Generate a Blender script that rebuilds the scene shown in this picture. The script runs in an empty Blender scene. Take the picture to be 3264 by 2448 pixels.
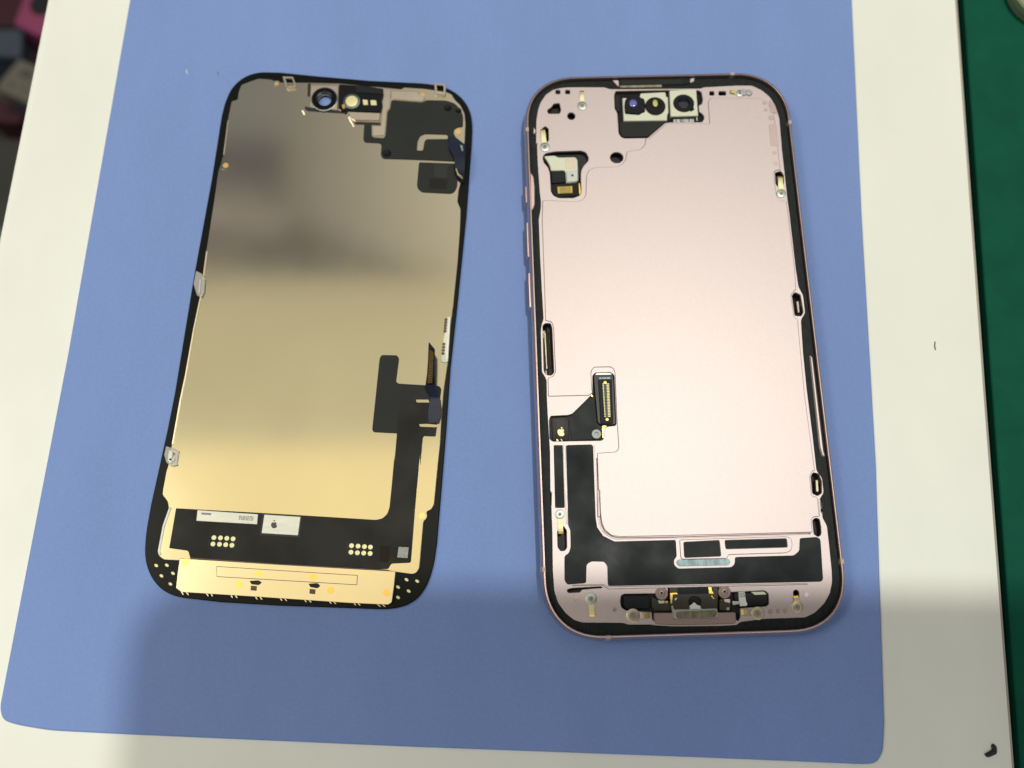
import bpy, math, random
from mathutils import Vector, Matrix
from mathutils.geometry import delaunay_2d_cdt

random.seed(7)
S = 0.001                      # every length below is in millimetres
sc = bpy.context.scene
col = sc.collection

# ------------------------------------------------------------------ camera
cam_data = bpy.data.cameras.new('camera')
cam = bpy.data.objects.new('camera', cam_data)
col.objects.link(cam)
CAM = Vector([-45.236, -69.609, 226.15]) * S
m = Matrix([[0.99953, 0.027146, -0.014227], [-0.029845, 0.96766, -0.250485], [0.006967, 0.250792, 0.968016]]).to_4x4()
m.translation = CAM
cam.matrix_world = m
cam_data.sensor_width = 36.0
cam_data.lens = 36.0 * 2900 / 3264.0
cam_data.clip_start = 0.002
cam_data.clip_end = 20.0
cam_data.dof.use_dof = True
cam_data.dof.focus_distance = 0.222
cam_data.dof.aperture_fstop = 9.5
sc.camera = cam

# ------------------------------------------------------------------ light
world = bpy.data.worlds.new('World')
sc.world = world
world.use_nodes = True
bg = world.node_tree.nodes['Background']
bg.inputs['Color'].default_value = (0.80, 0.80, 1.10, 1)
bg.inputs['Strength'].default_value = 0.13

def area(name, x0, x1, y0, y1, z, radiance, color, shape='RECTANGLE', rot=0.0):
    d = bpy.data.lights.new(name, 'AREA')
    d.shape = shape
    d.size = (x1 - x0) * S
    d.size_y = (y1 - y0) * S
    a = d.size * d.size_y * (math.pi / 4 if shape in ('DISK', 'ELLIPSE') else 1)
    d.energy = radiance * math.pi * a
    d.color = color
    o = bpy.data.objects.new(name, d)
    o.location = ((x0 + x1) / 2 * S, (y0 + y1) / 2 * S, z * S)
    o.rotation_euler.z = math.radians(rot)
    col.objects.link(o)
    return o

WARM = (1.0, 0.87, 0.50)
# the ceiling lamp that throws the shadow, and unseen panels added to shape the fill and reflections
area('ceiling_lamp', 219, 281, 149, 211, 1600, 1290.0, (1.0, 0.99, 0.92), 'DISK')
area('added_panel', -1700, 900, -400, 266, 1500, 1.10, WARM, rot=-1.5)
area('added_panel', -900, 900, -1500, -430, 1500, 1.15, (1.0, 0.98, 0.90))  # added fill behind the camera, lightens the foreground shadow
area('second_lamp', -1170, -790, -80, 300, 1490, 15.0, (1.0, 0.98, 0.92), 'DISK')
area('added_panel', -1700, 900, 262, 612, 1500, 0.56, (1.0, 0.95, 0.66), rot=-2)
for x0, x1, y0, lum in ((-150, 900, 612, 0.52), (-215, -150, 628, 0.45), (-280, -215, 646, 0.38), (-345, -280, 668, 0.31), (-410, -345, 694, 0.25), (-475, -410, 722, 0.20)):
    area('added_panel', x0, x1, y0, 1150, 1500, lum, (1.0, 0.97, 0.84))
area('added_panel', -950, -476, 738, 800, 1500, 0.34, (1.0, 0.93, 0.90), rot=-8)  # added strips; gaps between them make the dark reflected streaks
area('added_panel', -950, -520, 835, 850, 1500, 0.30, (1.0, 0.93, 0.90), rot=-9)
area('added_panel', -950, -430, 930, 1150, 1500, 0.17, (0.92, 1.0, 1.0), rot=-4)

sc.view_settings.view_transform = 'Standard'
sc.view_settings.look = 'None'
sc.view_settings.exposure = 0.0
sc.view_settings.gamma = 1.0
sc.view_settings.use_curve_mapping = False
sc.render.engine = 'CYCLES'
sc.cycles.use_denoising = True
sc.cycles.max_bounces = 8
sc.cycles.caustics_reflective = False
sc.cycles.caustics_refractive = False

# ------------------------------------------------------------------ materials
def mat(name, color, rough=0.5, metal=0.0, var=0.0, vscale=300.0, bump=0.0, bscale=3000.0, rvar=0.0, rscale=60.0,
        stretch=(1, 1, 1), spec=0.5, trans=0.0, coat=0.0, stain=0.0):
    mt = bpy.data.materials.new(name)
    mt.use_nodes = True
    nt = mt.node_tree
    b = nt.nodes['Principled BSDF']
    b.inputs['Base Color'].default_value = (*color, 1)
    b.inputs['Roughness'].default_value = rough
    b.inputs['Metallic'].default_value = metal
    b.inputs['Specular IOR Level'].default_value = spec
    b.inputs['Transmission Weight'].default_value = trans
    b.inputs['Coat Weight'].default_value = coat
    tc = nt.nodes.new('ShaderNodeTexCoord')
    mp = nt.nodes.new('ShaderNodeMapping')
    mp.inputs['Scale'].default_value = stretch
    nt.links.new(tc.outputs['Object'], mp.inputs['Vector'])
    def noise(scale, detail=4.0):
        n = nt.nodes.new('ShaderNodeTexNoise')
        n.inputs['Scale'].default_value = scale
        n.inputs['Detail'].default_value = detail
        nt.links.new(mp.outputs['Vector'], n.inputs['Vector'])
        return n.outputs['Fac']
    def ramp(fac, lo, hi):
        r = nt.nodes.new('ShaderNodeMapRange')
        r.inputs['From Min'].default_value = 0.3
        r.inputs['From Max'].default_value = 0.7
        r.inputs['To Min'].default_value = lo
        r.inputs['To Max'].default_value = hi
        nt.links.new(fac, r.inputs['Value'])
        return r.outputs['Result']
    if var:
        hv = nt.nodes.new('ShaderNodeHueSaturation')
        hv.inputs['Color'].default_value = (*color, 1)
        nt.links.new(ramp(noise(vscale), 1 - var, 1 + var), hv.inputs['Value'])
        nt.links.new(hv.outputs['Color'], b.inputs['Base Color'])
    if stain:
        # faint wiped-on grime: broad, stretched patches slightly darker than the clean surface
        m2 = nt.nodes.new('ShaderNodeMapping')
        m2.inputs['Rotation'].default_value = (0, 0, 0.9)
        m2.inputs['Scale'].default_value = (1.0, 0.35, 1.0)
        nt.links.new(tc.outputs['Object'], m2.inputs['Vector'])
        n2 = nt.nodes.new('ShaderNodeTexNoise')
        n2.inputs['Scale'].default_value = 38.0
        n2.inputs['Detail'].default_value = 7.0
        n2.inputs['Roughness'].default_value = 0.62
        nt.links.new(m2.outputs['Vector'], n2.inputs['Vector'])
        h2 = nt.nodes.new('ShaderNodeHueSaturation')
        if var:
            nt.links.new(hv.outputs['Color'], h2.inputs['Color'])
        else:
            h2.inputs['Color'].default_value = (*color, 1)
        nt.links.new(ramp(n2.outputs['Fac'], 1 - stain, 1 + stain * 0.4), h2.inputs['Value'])
        nt.links.new(h2.outputs['Color'], b.inputs['Base Color'])
    if rvar:
        nt.links.new(ramp(noise(rscale), max(0.02, rough - rvar), rough + rvar), b.inputs['Roughness'])
    if bump:
        bp = nt.nodes.new('ShaderNodeBump')
        bp.inputs['Strength'].default_value = bump
        bp.inputs['Distance'].default_value = 0.0002
        nt.links.new(noise(bscale, 2.0), bp.inputs['Height'])
        nt.links.new(bp.outputs['Normal'], b.inputs['Normal'])
    return mt

M = {}
M['mat'] = mat('blue_silicone', (0.212, 0.318, 0.635), 0.75, var=0.04, vscale=1300, bump=0.3, bscale=3000, spec=0.25, stain=0.06)
M['board'] = mat('white_board', (0.86, 0.88, 0.785), 0.42, var=0.015, vscale=40, bump=0.04, bscale=1500, rvar=0.08, rscale=30, stain=0.035)
M['green'] = mat('green_rubber', (0.005, 0.085, 0.050), 0.7, var=0.10, vscale=120, bump=0.25, bscale=2500, spec=0.08)
M['gap'] = mat('gap_shadow', (0.012, 0.012, 0.016), 0.7)  # near-black: the shadow in the gap is put into this colour
M['pink'] = mat('pink_aluminium', (0.575, 0.498, 0.487), 0.54, 1.0, var=0.03, vscale=2400, bump=0.07, bscale=3500)
M['pink_frame'] = mat('pink_frame_metal', (0.62, 0.47, 0.44), 0.36, 1.0, var=0.03, vscale=300, bump=0.05, bscale=6000)
M['pink_dark'] = mat('pink_frame_side', (0.50, 0.34, 0.36), 0.35, 1.0)
M['lug'] = mat('pink_lug', (0.36, 0.27, 0.26), 0.6, 1.0)
M['steel'] = mat('dull_steel', (0.26, 0.29, 0.27), 0.55, 1.0)
M['bright'] = mat('bright_steel', (0.66, 0.66, 0.60), 0.38, 1.0, var=0.1, vscale=900)
M['band'] = mat('antenna_plastic', (0.55, 0.40, 0.33), 0.5)
M['gasket'] = mat('black_gasket', (0.011, 0.015, 0.015), 0.55, spec=0.18, var=0.3, vscale=900, bump=0.45, bscale=2200, stretch=(1, 0.5, 1))
M['film'] = mat('graphite_film', (0.008, 0.012, 0.013), 0.55, spec=0.25, rvar=0.14, rscale=90, var=0.15, vscale=400, bump=0.12, bscale=5000)
M['dark'] = mat('dark_interior', (0.006, 0.007, 0.008), 0.6)
M['flexblack'] = mat('black_flex', (0.010, 0.010, 0.007), 0.5, spec=0.2, rvar=0.14, rscale=90, var=0.08, vscale=200, bump=0.05, bscale=3000)
M['tape'] = mat('black_tape', (0.018, 0.021, 0.018), 0.65, spec=0.25, var=0.08, vscale=200, bump=0.08, bscale=3000)
M['navy'] = mat('navy_flex', (0.007, 0.011, 0.034), 0.5, var=0.2, vscale=250)
M['glass'] = mat('black_glass', (0.008, 0.009, 0.008), 0.3, spec=0.10, var=0.1, vscale=60, rvar=0.06, rscale=50)
M['gold'] = mat('gold_foil', (0.725, 0.645, 0.445), 0.118, 1.0, var=0.04, vscale=22, bump=0.07, bscale=60, rvar=0.015, rscale=35)
M['gold_tab'] = mat('gold_tab_foil', (0.76, 0.665, 0.46), 0.18, 1.0, var=0.02, vscale=60)
M['gold_edge'] = mat('foil_lip', (0.80, 0.68, 0.45), 0.35, 1.0)
M['bronze'] = mat('beige_bracket', (0.62, 0.54, 0.42), 0.38, 1.0, var=0.05, vscale=300)
M['yellow'] = mat('gold_contact', (0.95, 0.62, 0.12), 0.35, 1.0)
M['dotgold'] = mat('orange_gold', (0.78, 0.50, 0.16), 0.4, 0.6)
M['oldgold'] = mat('dull_gold', (0.50, 0.36, 0.09), 0.4, 1.0)
M['yellowpaint'] = mat('yellow_mark', (1.0, 0.62, 0.17), 0.25, 0.9)
M['pad'] = mat('tinned_pad', (0.80, 0.74, 0.40), 0.45, 0.2)
M['cream'] = mat('cream_bracket', (0.68, 0.70, 0.55), 0.5, 0.15, var=0.03, vscale=200)
M['silver'] = mat('silver_metal', (0.46, 0.48, 0.44), 0.45, 1.0, var=0.06, vscale=500)
M['label'] = mat('silver_label', (0.62, 0.62, 0.53), 0.42, 0.35, var=0.07, vscale=250, stretch=(1, 5, 1))
M['print'] = mat('grey_print', (0.22, 0.22, 0.20), 0.6)
M['greypatch'] = mat('grey_patch', (0.34, 0.34, 0.30), 0.6, var=0.3, vscale=2500)
M['printdark'] = mat('dark_print', (0.06, 0.06, 0.055), 0.6)
M['clear'] = mat('clear_plastic', (0.80, 0.80, 0.72), 0.15, 0.0, trans=0.55)
M['lensblack'] = mat('lens_barrel', (0.005, 0.005, 0.006), 0.35, spec=0.25)
M['lensblue'] = mat('violet_lens', (0.16, 0.17, 0.50), 0.12, 0.2, coat=1.0)
M['lensdark'] = mat('dark_lens', (0.004, 0.005, 0.012), 0.08, coat=1.0)
M['lensreflection'] = mat('yellow_reflection', (0.62, 0.64, 0.16), 0.2, 0.2, coat=1.0)  # colour of a reflection in the lens glass
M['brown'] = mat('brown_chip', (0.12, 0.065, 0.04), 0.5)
M['darkbrown'] = mat('dark_brown_film', (0.020, 0.011, 0.007), 0.6, spec=0.12)
M['teal'] = mat('brushed_teal_metal', (0.17, 0.22, 0.23), 0.5, 1.0, var=0.3, vscale=1200, stretch=(1, 0.25, 1))
M['portmetal'] = mat('brushed_port_metal', (0.30, 0.28, 0.20), 0.42, 1.0, var=0.35, vscale=1500, stretch=(1, 0.25, 1))
M['olive'] = mat('olive_board', (0.035, 0.033, 0.018), 0.45, var=0.2, vscale=300)
M['white'] = mat('white_plastic', (0.75, 0.77, 0.72), 0.45)
M['floor'] = mat('shaded_floor', (0.042, 0.044, 0.034), 0.7, var=0.2, vscale=25)  # floor darkened in its colour for the shade below the bench
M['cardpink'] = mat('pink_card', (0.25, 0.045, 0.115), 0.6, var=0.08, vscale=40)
M['cardred'] = mat('shaded_red_card', (0.045, 0.006, 0.012), 0.6, var=0.2, vscale=50)  # red, grey and cream cards carry the under-bench shade in their colours
M['cardgrey'] = mat('shaded_grey_blue_card', (0.045, 0.065, 0.085), 0.6, var=0.1, vscale=40)
M['cardcream'] = mat('shaded_cream_card', (0.13, 0.12, 0.088), 0.6, var=0.1, vscale=60)
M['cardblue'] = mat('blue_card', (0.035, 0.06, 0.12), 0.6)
M['black'] = mat('black_rubber', (0.008, 0.007, 0.007), 0.45, bump=0.4, bscale=1500)
M['scratch'] = mat('pale_lint', (0.70, 0.74, 0.80), 0.8)
M['case'] = mat('dark_case', (0.03, 0.03, 0.032), 0.5)
M['edge'] = mat('board_edge', (0.36, 0.33, 0.27), 0.6, var=0.15, vscale=60, stretch=(1, 0.1, 1))
M['jar'] = mat('milky_plastic', (0.24, 0.29, 0.17), 0.5, spec=0.3)

# ------------------------------------------------------------------ mesh helpers
def area2(p):
    return sum(p[i - 1][0] * p[i][1] - p[i][0] * p[i - 1][1] for i in range(len(p)))

def wind(p, ccw=True):
    return list(p) if (area2(p) > 0) == ccw else list(p)[::-1]

def fillet(p, r, n=5):
    if not r:
        return [tuple(q[:2]) for q in p]
    out = []
    L = len(p)
    for i in range(L):
        a, b, c = Vector(p[i - 1][:2]), Vector(p[i][:2]), Vector(p[(i + 1) % L][:2])
        u, v = a - b, c - b
        if u.length < 1e-6 or v.length < 1e-6:
            continue
        t = min(r, u.length * 0.48, v.length * 0.48)
        if u.normalized().dot(v.normalized()) < -0.995:
            out.append(tuple(b)); continue
        s, e = b + u.normalized() * t, b + v.normalized() * t
        for k in range(n + 1):
            w = k / n
            q = s * (1 - w) ** 2 + b * 2 * w * (1 - w) + e * w * w
            out.append((q.x, q.y))
    return out

def offset(p, d):
    """move every point to the left of travel by d"""
    out = []
    L = len(p)
    for i in range(L):
        a, b, c = Vector(p[i - 1]), Vector(p[i]), Vector(p[(i + 1) % L])
        e1, e2 = b - a, c - b
        if e1.length < 1e-7: e1 = e2
        if e2.length < 1e-7: e2 = e1
        n1 = Vector((-e1.y, e1.x)).normalized()
        n2 = Vector((-e2.y, e2.x)).normalized()
        nn = n1 + n2
        if nn.length < 1e-4:
            nn = n1
        nn.normalize()
        k = d / max(0.5, nn.dot(n1))
        out.append((b.x + nn.x * k, b.y + nn.y * k))
    return out

def make(name, verts, faces, material, parent=None, smooth=35):
    me = bpy.data.meshes.new(name)
    me.from_pydata([(v[0] * S, v[1] * S, v[2] * S) for v in verts], [], faces)
    me.materials.append(material)
    me.update()
    if smooth:
        for pl in me.polygons:
            pl.use_smooth = True
        me.set_sharp_from_angle(angle=math.radians(smooth))
    o = bpy.data.objects.new(name, me)
    col.objects.link(o)
    if parent is not None:
        o.parent = parent
    return o

def loft(loops_levels, verts, faces):
    """loops_levels: list of closed rings (x,y,z) of equal length, bottom to top"""
    base = len(verts)
    n = len(loops_levels[0])
    for ring in loops_levels:
        verts.extend(ring)
    for k in range(len(loops_levels) - 1):
        for i in range(n):
            j = (i + 1) % n
            a, b = base + k * n + i, base + k * n + j
            faces.append((a, b, b + n, a + n))
    return base + (len(loops_levels) - 1) * n

def inside(pt, loops):
    c = False
    x, y = pt
    for lp in loops:
        n = len(lp)
        for i in range(n):
            x1, y1 = lp[i - 1][0], lp[i - 1][1]
            x2, y2 = lp[i][0], lp[i][1]
            if (y1 > y) != (y2 > y) and x < (x2 - x1) * (y - y1) / (y2 - y1) + x1:
                c = not c
    return c

def cap(loops, idx, faces, up, verts):
    """fill a flat outline with holes, constrained Delaunay, even-odd"""
    flat = [Vector((q[0], q[1])) for lp in loops for q in lp]
    z = loops[0][0][2]
    edges, k = [], 0
    for lp in loops:
        n = len(lp)
        edges += [(k + i, k + (i + 1) % n) for i in range(n)]
        k += n
    ov, oe, of, orig, _, _ = delaunay_2d_cdt(flat, edges, [], 0, 1e-5)
    mp = []
    for i, o in enumerate(orig):
        if o:
            mp.append(idx[o[0]])
        else:
            verts.append((ov[i].x, ov[i].y, z))
            mp.append(len(verts) - 1)
    for t in of:
        a, b, c = (ov[q] for q in t)
        if not inside(((a.x + b.x + c.x) / 3, (a.y + b.y + c.y) / 3), loops):
            continue
        ar = (b.x - a.x) * (c.y - a.y) - (c.x - a.x) * (b.y - a.y)
        f = tuple(mp[q] for q in t)
        if len(set(f)) == 3:
            faces.append(f if (ar > 0) == up else f[::-1])

def slab(name, parent, material, out, z0, z1, r=0.0, holes=(), hr=0.0, ch=0.0, grow=0.0, raw=False, bottom=True):
    loops = [wind(fillet(out, r), True)] + [wind(fillet(h, hr), False) for h in holes]
    if grow:
        loops[0] = offset(loops[0], -grow)
    verts, faces = [], []
    tops, ti, bots, bi = [], [], [], []
    for lp in loops:
        base = len(verts)
        lv = [(0, z0), (0, z1 - ch), (ch, z1)] if ch else [(0, z0), (0, z1)]
        rings = []
        for d, z in lv:
            q = offset(lp, d) if d else lp
            rings.append([(x, y, z) for x, y in q])
        top = loft(rings, verts, faces)
        tops.append(rings[-1]); ti += list(range(top, top + len(lp)))
        bots.append(rings[0]); bi += list(range(base, base + len(lp)))
    cap(tops, ti, faces, True, verts)
    if bottom:
        cap(bots, bi, faces, False, verts)
    if raw:
        return verts, faces
    return make(name, verts, faces, material, parent)

def ell(c, rx, ry=None, n=28, rot=0.0):
    ry = ry or rx
    cr, sr = math.cos(rot), math.sin(rot)
    out = []
    for i in range(n):
        a = 2 * math.pi * i / n
        x, y = rx * math.cos(a), ry * math.sin(a)
        out.append((c[0] + x * cr - y * sr, c[1] + x * sr + y * cr))
    return out

def rect(a, b):
    return [(a[0], a[1]), (b[0], a[1]), (b[0], b[1]), (a[0], b[1])]

def lathe(name, parent, material, c, prof, n=36, sx=1.0, sy=1.0):
    verts, faces = [], []
    rings = [[(c[0] + r * sx * math.cos(2 * math.pi * i / n), c[1] + r * sy * math.sin(2 * math.pi * i / n), z) for i in range(n)] for r, z in prof]
    loft(rings, verts, faces)
    faces.append(tuple(range(len(verts) - n, len(verts))))
    faces.append(tuple(reversed(range(n))))
    return make(name, verts, faces, material, parent)

def merge(name, parent, material, pieces):
    verts, faces = [], []
    for v, f in pieces:
        b = len(verts)
        verts += v
        faces += [tuple(i + b for i in q) for q in f]
    return make(name, verts, faces, material, parent)

def rrect(w, h, r, inset=0.0, k=2.35, n=14):
    """rounded rectangle with continuous corners, inset evenly"""
    w2, h2, rr = w / 2 - inset, h / 2 - inset, max(r - inset, 0.4)
    out = []
    for q in range(4):
        sx, sy = ((1, 1), (-1, 1), (-1, -1), (1, -1))[q]
        arc = []
        for i in range(n + 1):
            a = (math.pi / 2) * i / n
            x = max(math.cos(a), 0) ** (2 / k)
            y = max(math.sin(a), 0) ** (2 / k)
            arc.append((sx * (w2 - rr + rr * x), sy * (h2 - rr + rr * y)))
        if q in (1, 3):
            arc = arc[::-1]
        out += arc
    return out

def ribbon(name, parent, material, A, B, t=0.12):
    """a strip of flexible film between two 3-D polylines, t thick"""
    n = len(A)
    top = [v for p in zip(A, B) for v in p]
    nrm = []
    for i in range(n):
        d = Vector(A[min(i + 1, n - 1)]) - Vector(A[max(i - 1, 0)])
        w = Vector(B[i]) - Vector(A[i])
        q = d.cross(w)
        q.normalize()
        nrm += [q, q]
    low = [tuple(Vector(v) - nrm[i] * t) for i, v in enumerate(top)]
    verts = list(top) + low
    k = len(top)
    faces = []
    for i in range(n - 1):
        a, b, c, d = 2 * i, 2 * i + 1, 2 * i + 3, 2 * i + 2
        faces += [(a, b, c, d), (k + a, k + d, k + c, k + b), (a, d, k + d, k + a), (b, k + b, k + c, c)]
    faces += [(0, k, k + 1, 1), (2 * n - 2, 2 * n - 1, k + 2 * n - 1, k + 2 * n - 2)]
    return make(name, verts, faces, material, parent)

def thing(name, label, cat, loc=(0, 0, 0), group=None):
    o = bpy.data.objects.new(name, None)
    o.empty_display_size = 0.01
    o.location = (loc[0] * S, loc[1] * S, loc[2] * S)
    col.objects.link(o)
    return tag(o, label, cat, group)

def tag(o, label=None, cat=None, group=None, kind=None):
    for k, v in (('label', label), ('category', cat), ('group', group), ('kind', kind)):
        if v:
            o[k] = v
    return o

# ------------------------------------------------------------------ the setting: bench, boards and what lies below
MATZ, BRDZ = 0.0, -1.3
board_pts = [(-165.78,173.29),(-183.14,-52.48),(-189.32,-132.64),(69.46,-140.91),(72.11,-106.67),(80.17,-13.00),(96.44,167.39)]
bl, br = board_pts[0], board_pts[-1]
tabletop = slab('tabletop', None, M['board'], board_pts, -6.0, BRDZ, r=0.0)
tag(tabletop, kind='structure')
# worn grey edges of the white board
left_edge = [(-166.00,173.72),(-183.38,-52.45),(-189.58,-132.75),(-190.60,-132.72),(-184.62,-52.41),(-167.56,173.76)]
right_edge = [(96.69,167.81),(80.39,-12.90),(72.31,-106.73),(69.67,-141.03),(70.19,-141.05),(72.86,-106.75),(81.00,-12.92),(97.41,167.79)]
slab('board_edge', tabletop, M['board'], left_edge, -6.0, -1.75)
slab('board_edge', tabletop, M['edge'], right_edge, -6.0, -1.8)
bench = slab('bench_frame', None, M['gap'], [(100.04,175.44),(80.43,-10.97),(71.62,-143.26),(114.72,-144.64),(185.60,173.52)], -14.0, -9.0)
tag(bench, kind='structure')
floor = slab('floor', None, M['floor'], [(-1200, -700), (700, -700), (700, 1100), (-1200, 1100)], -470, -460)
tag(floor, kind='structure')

# blue mat
mat_pts = [(-143.77,155.95),(-147.87,112.12),(-156.38,-0.54),(-164.34,-86.14),(-163.29,-88.83),(-159.95,-89.95),(-152.31,-91.41),(-131.27,-93.06),(-66.69,-97.68),(-2.21,-101.87),(36.41,-104.57),(39.98,-104.58),(41.93,-102.13),(43.13,-95.55),(49.20,-34.19),(54.23,34.07),(60.37,107.05),(64.01,151.18)]
mato = slab('work_mat', None, M['mat'], mat_pts, -1.28, MATZ, r=3.0, ch=0.35)
tag(mato, 'periwinkle blue silicone mat lying on the white board under both phone halves', 'mat')

# green mat on the right
gm = slab('cutting_mat', None, M['green'], [(100.10,169.11),(83.54,-12.64),(72.00,-141.49),(110.64,-142.73),(179.71,167.32)], -8.9, -3.0, ch=0.3)
tag(gm, 'dark green bench mat right of the white board', 'mat')
jar = thing('jar', 'milky round jar at the top right on the green mat', 'jar', ((117.54,102.64))[:2] + (-3.0,))
lathe('cup', jar, M['jar'], (0, 0), [(10.4, 0.0), (10.9, 0.3), (11.0, 2.2)], 64)
lathe('lid', jar, M['jar'], (0, 0), [(11.1, 2.25), (11.4, 2.4), (11.4, 4.3), (11.0, 4.8), (10.2, 5.0), (9.6, 4.7)], 64)

# crumbs and lint
cr = slab('rubber_crumb', None, M['black'], [(68.45,-101.18),(67.99,-101.50),(67.95,-102.49),(67.72,-102.63),(66.04,-103.41),(66.43,-104.07),(66.87,-104.08),(68.56,-103.49),(68.85,-103.20),(69.01,-102.22),(68.96,-101.80)], BRDZ + 0.02, -0.5, r=0.12, ch=0.2)
tag(cr, 'black curled crumb on the lower right corner of the white board', 'crumb')
fb = merge('fibre', None, M['black'], [slab('', None, None, [(69.22,-2.42),(69.46,-2.43),(69.16,-3.69),(69.25,-4.70),(69.01,-4.69),(68.91,-3.68)], BRDZ + 0.02, -1.15, raw=True)])
tag(fb, 'tiny dark fibre on the white strip right of the blue mat', 'fibre')
ln = slab('lint', None, M['scratch'], [(-130.89,82.76),(-130.68,82.75),(-130.17,81.32),(-130.42,81.40)], 0.01, 0.08)
tag(ln, 'small white lint fleck on the blue mat near the display panel corner', 'lint')
ht = slab('hair', None, M['black'], [(-122.01,81.72),(-121.87,81.80),(-121.48,81.02),(-121.62,80.94)], 0.01, 0.06)
tag(ht, 'tiny dark hair on the blue mat above the display panel', 'hair')

# boxes on the floor, seen past the left edge of the board
def carton(name, label, body, lidm, out, z0, z1, lid=6.0):
    t = thing(name, label, 'box', (out[0][0], out[0][1], z0))
    loc = [(x - out[0][0], y - out[0][1]) for x, y in out]
    slab('body', t, body, loc, 0, z1 - z0 - lid - 0.5, r=1.0)
    slab('lid', t, lidm, loc, z1 - z0 - lid, z1 - z0, r=1.2, ch=0.8, grow=1.2)
    return t, loc
ZF = -459.9
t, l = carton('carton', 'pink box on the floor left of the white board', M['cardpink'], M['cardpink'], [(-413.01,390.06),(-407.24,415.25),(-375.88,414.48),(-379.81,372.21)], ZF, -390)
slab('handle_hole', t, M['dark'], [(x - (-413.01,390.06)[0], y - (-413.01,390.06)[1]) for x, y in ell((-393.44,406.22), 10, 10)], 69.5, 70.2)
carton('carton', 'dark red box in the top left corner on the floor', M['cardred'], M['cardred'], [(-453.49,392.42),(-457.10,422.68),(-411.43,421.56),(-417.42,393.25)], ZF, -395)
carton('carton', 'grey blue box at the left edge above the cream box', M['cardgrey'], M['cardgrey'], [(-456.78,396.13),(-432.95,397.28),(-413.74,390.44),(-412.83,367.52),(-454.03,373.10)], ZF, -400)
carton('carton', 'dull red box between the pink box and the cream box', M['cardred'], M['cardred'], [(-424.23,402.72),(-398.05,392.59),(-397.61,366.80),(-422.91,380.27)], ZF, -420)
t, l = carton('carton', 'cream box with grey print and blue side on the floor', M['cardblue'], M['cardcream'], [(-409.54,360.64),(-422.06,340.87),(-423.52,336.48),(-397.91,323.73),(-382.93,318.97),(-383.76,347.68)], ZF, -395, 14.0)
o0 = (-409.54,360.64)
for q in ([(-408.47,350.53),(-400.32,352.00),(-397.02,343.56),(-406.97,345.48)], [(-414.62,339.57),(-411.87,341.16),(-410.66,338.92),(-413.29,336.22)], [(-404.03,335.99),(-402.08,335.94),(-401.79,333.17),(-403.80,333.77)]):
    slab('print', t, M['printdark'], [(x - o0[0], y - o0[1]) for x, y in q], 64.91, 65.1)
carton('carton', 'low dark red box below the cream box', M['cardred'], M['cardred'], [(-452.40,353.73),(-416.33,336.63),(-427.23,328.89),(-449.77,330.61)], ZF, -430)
rl = thing('metal_rail', 'grey metal rail low at the left picture edge', 'rail', ((-429.05,234.90))[:2] + (ZF,))
for k, (y0, y1) in enumerate(((1775, 1800), (1845, 1885))):
    a = (-429.05,234.90)
    yy = ((-429.35,237.58), (-428.46,229.54))[k][1] - a[1]
    slab('bar', rl, M['teal'], [(-60, yy - 7), (30, yy - 7), (30, yy), (-60, yy)], 0.0, 28, ch=1.0)

# the tablet that takes the picture, held above the bench; its shadow falls across the foreground
tb = thing('tablet_computer', 'dark tablet held above the bench behind the camera', 'tablet', (0, 0, 0))
tb.matrix_world = Matrix.Translation(Vector((-76 * S, -22 * S, 240 * S))) @ Matrix.Rotation(math.radians(-2.5), 4, 'Z') @ Matrix.Rotation(math.radians(6), 4, 'X')
slab('case', tb, M['case'], [(0, 0), (205, 0), (205, -135), (0, -135)], 0, 7, r=14, ch=0.8)
lathe('camera_ring', tb, M['lensdark'], (22, -12), [(6, -0.05), (6, -0.6), (4.6, -0.7)], 24)

# ------------------------------------------------------------------ phone body
PH = thing('phone_body', 'pink metal phone body with its screen removed, right on the blue mat', 'phone')
W, H, RAD = 72.4, 148.8, 15.0
CX, CY = -0.35, -0.6
XL, XR, YT, YB = CX - W / 2, CX + W / 2, CY + H / 2, CY - H / 2
def body(inset):
    return [(x + CX, y + CY) for x, y in rrect(W, H, RAD, inset)]
def frame_rings(prof):
    return [[(x, y, z) for x, y in body(i)] for i, z in prof]
slab('back_glass', PH, M['pink'], body(1.2), 0.0, 0.75)
v, f = [], []
loft(frame_rings([(1.1, 0.76), (0.5, 1.1), (0.12, 2.0), (0.0, 3.4), (0.05, 4.8), (0.22, 5.9), (0.42, 6.6), (0.60, 6.92), (0.74, 7.0), (1.0, 7.0), (1.10, 6.92), (1.14, 5.2), (2.1, 5.2), (2.1, 3.0)]), v, f)
frame = make('frame', v, f, M['pink_frame'], PH)
interior = slab('interior', PH, M['dark'], body(4.0), 0.8, 3.0)

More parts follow.
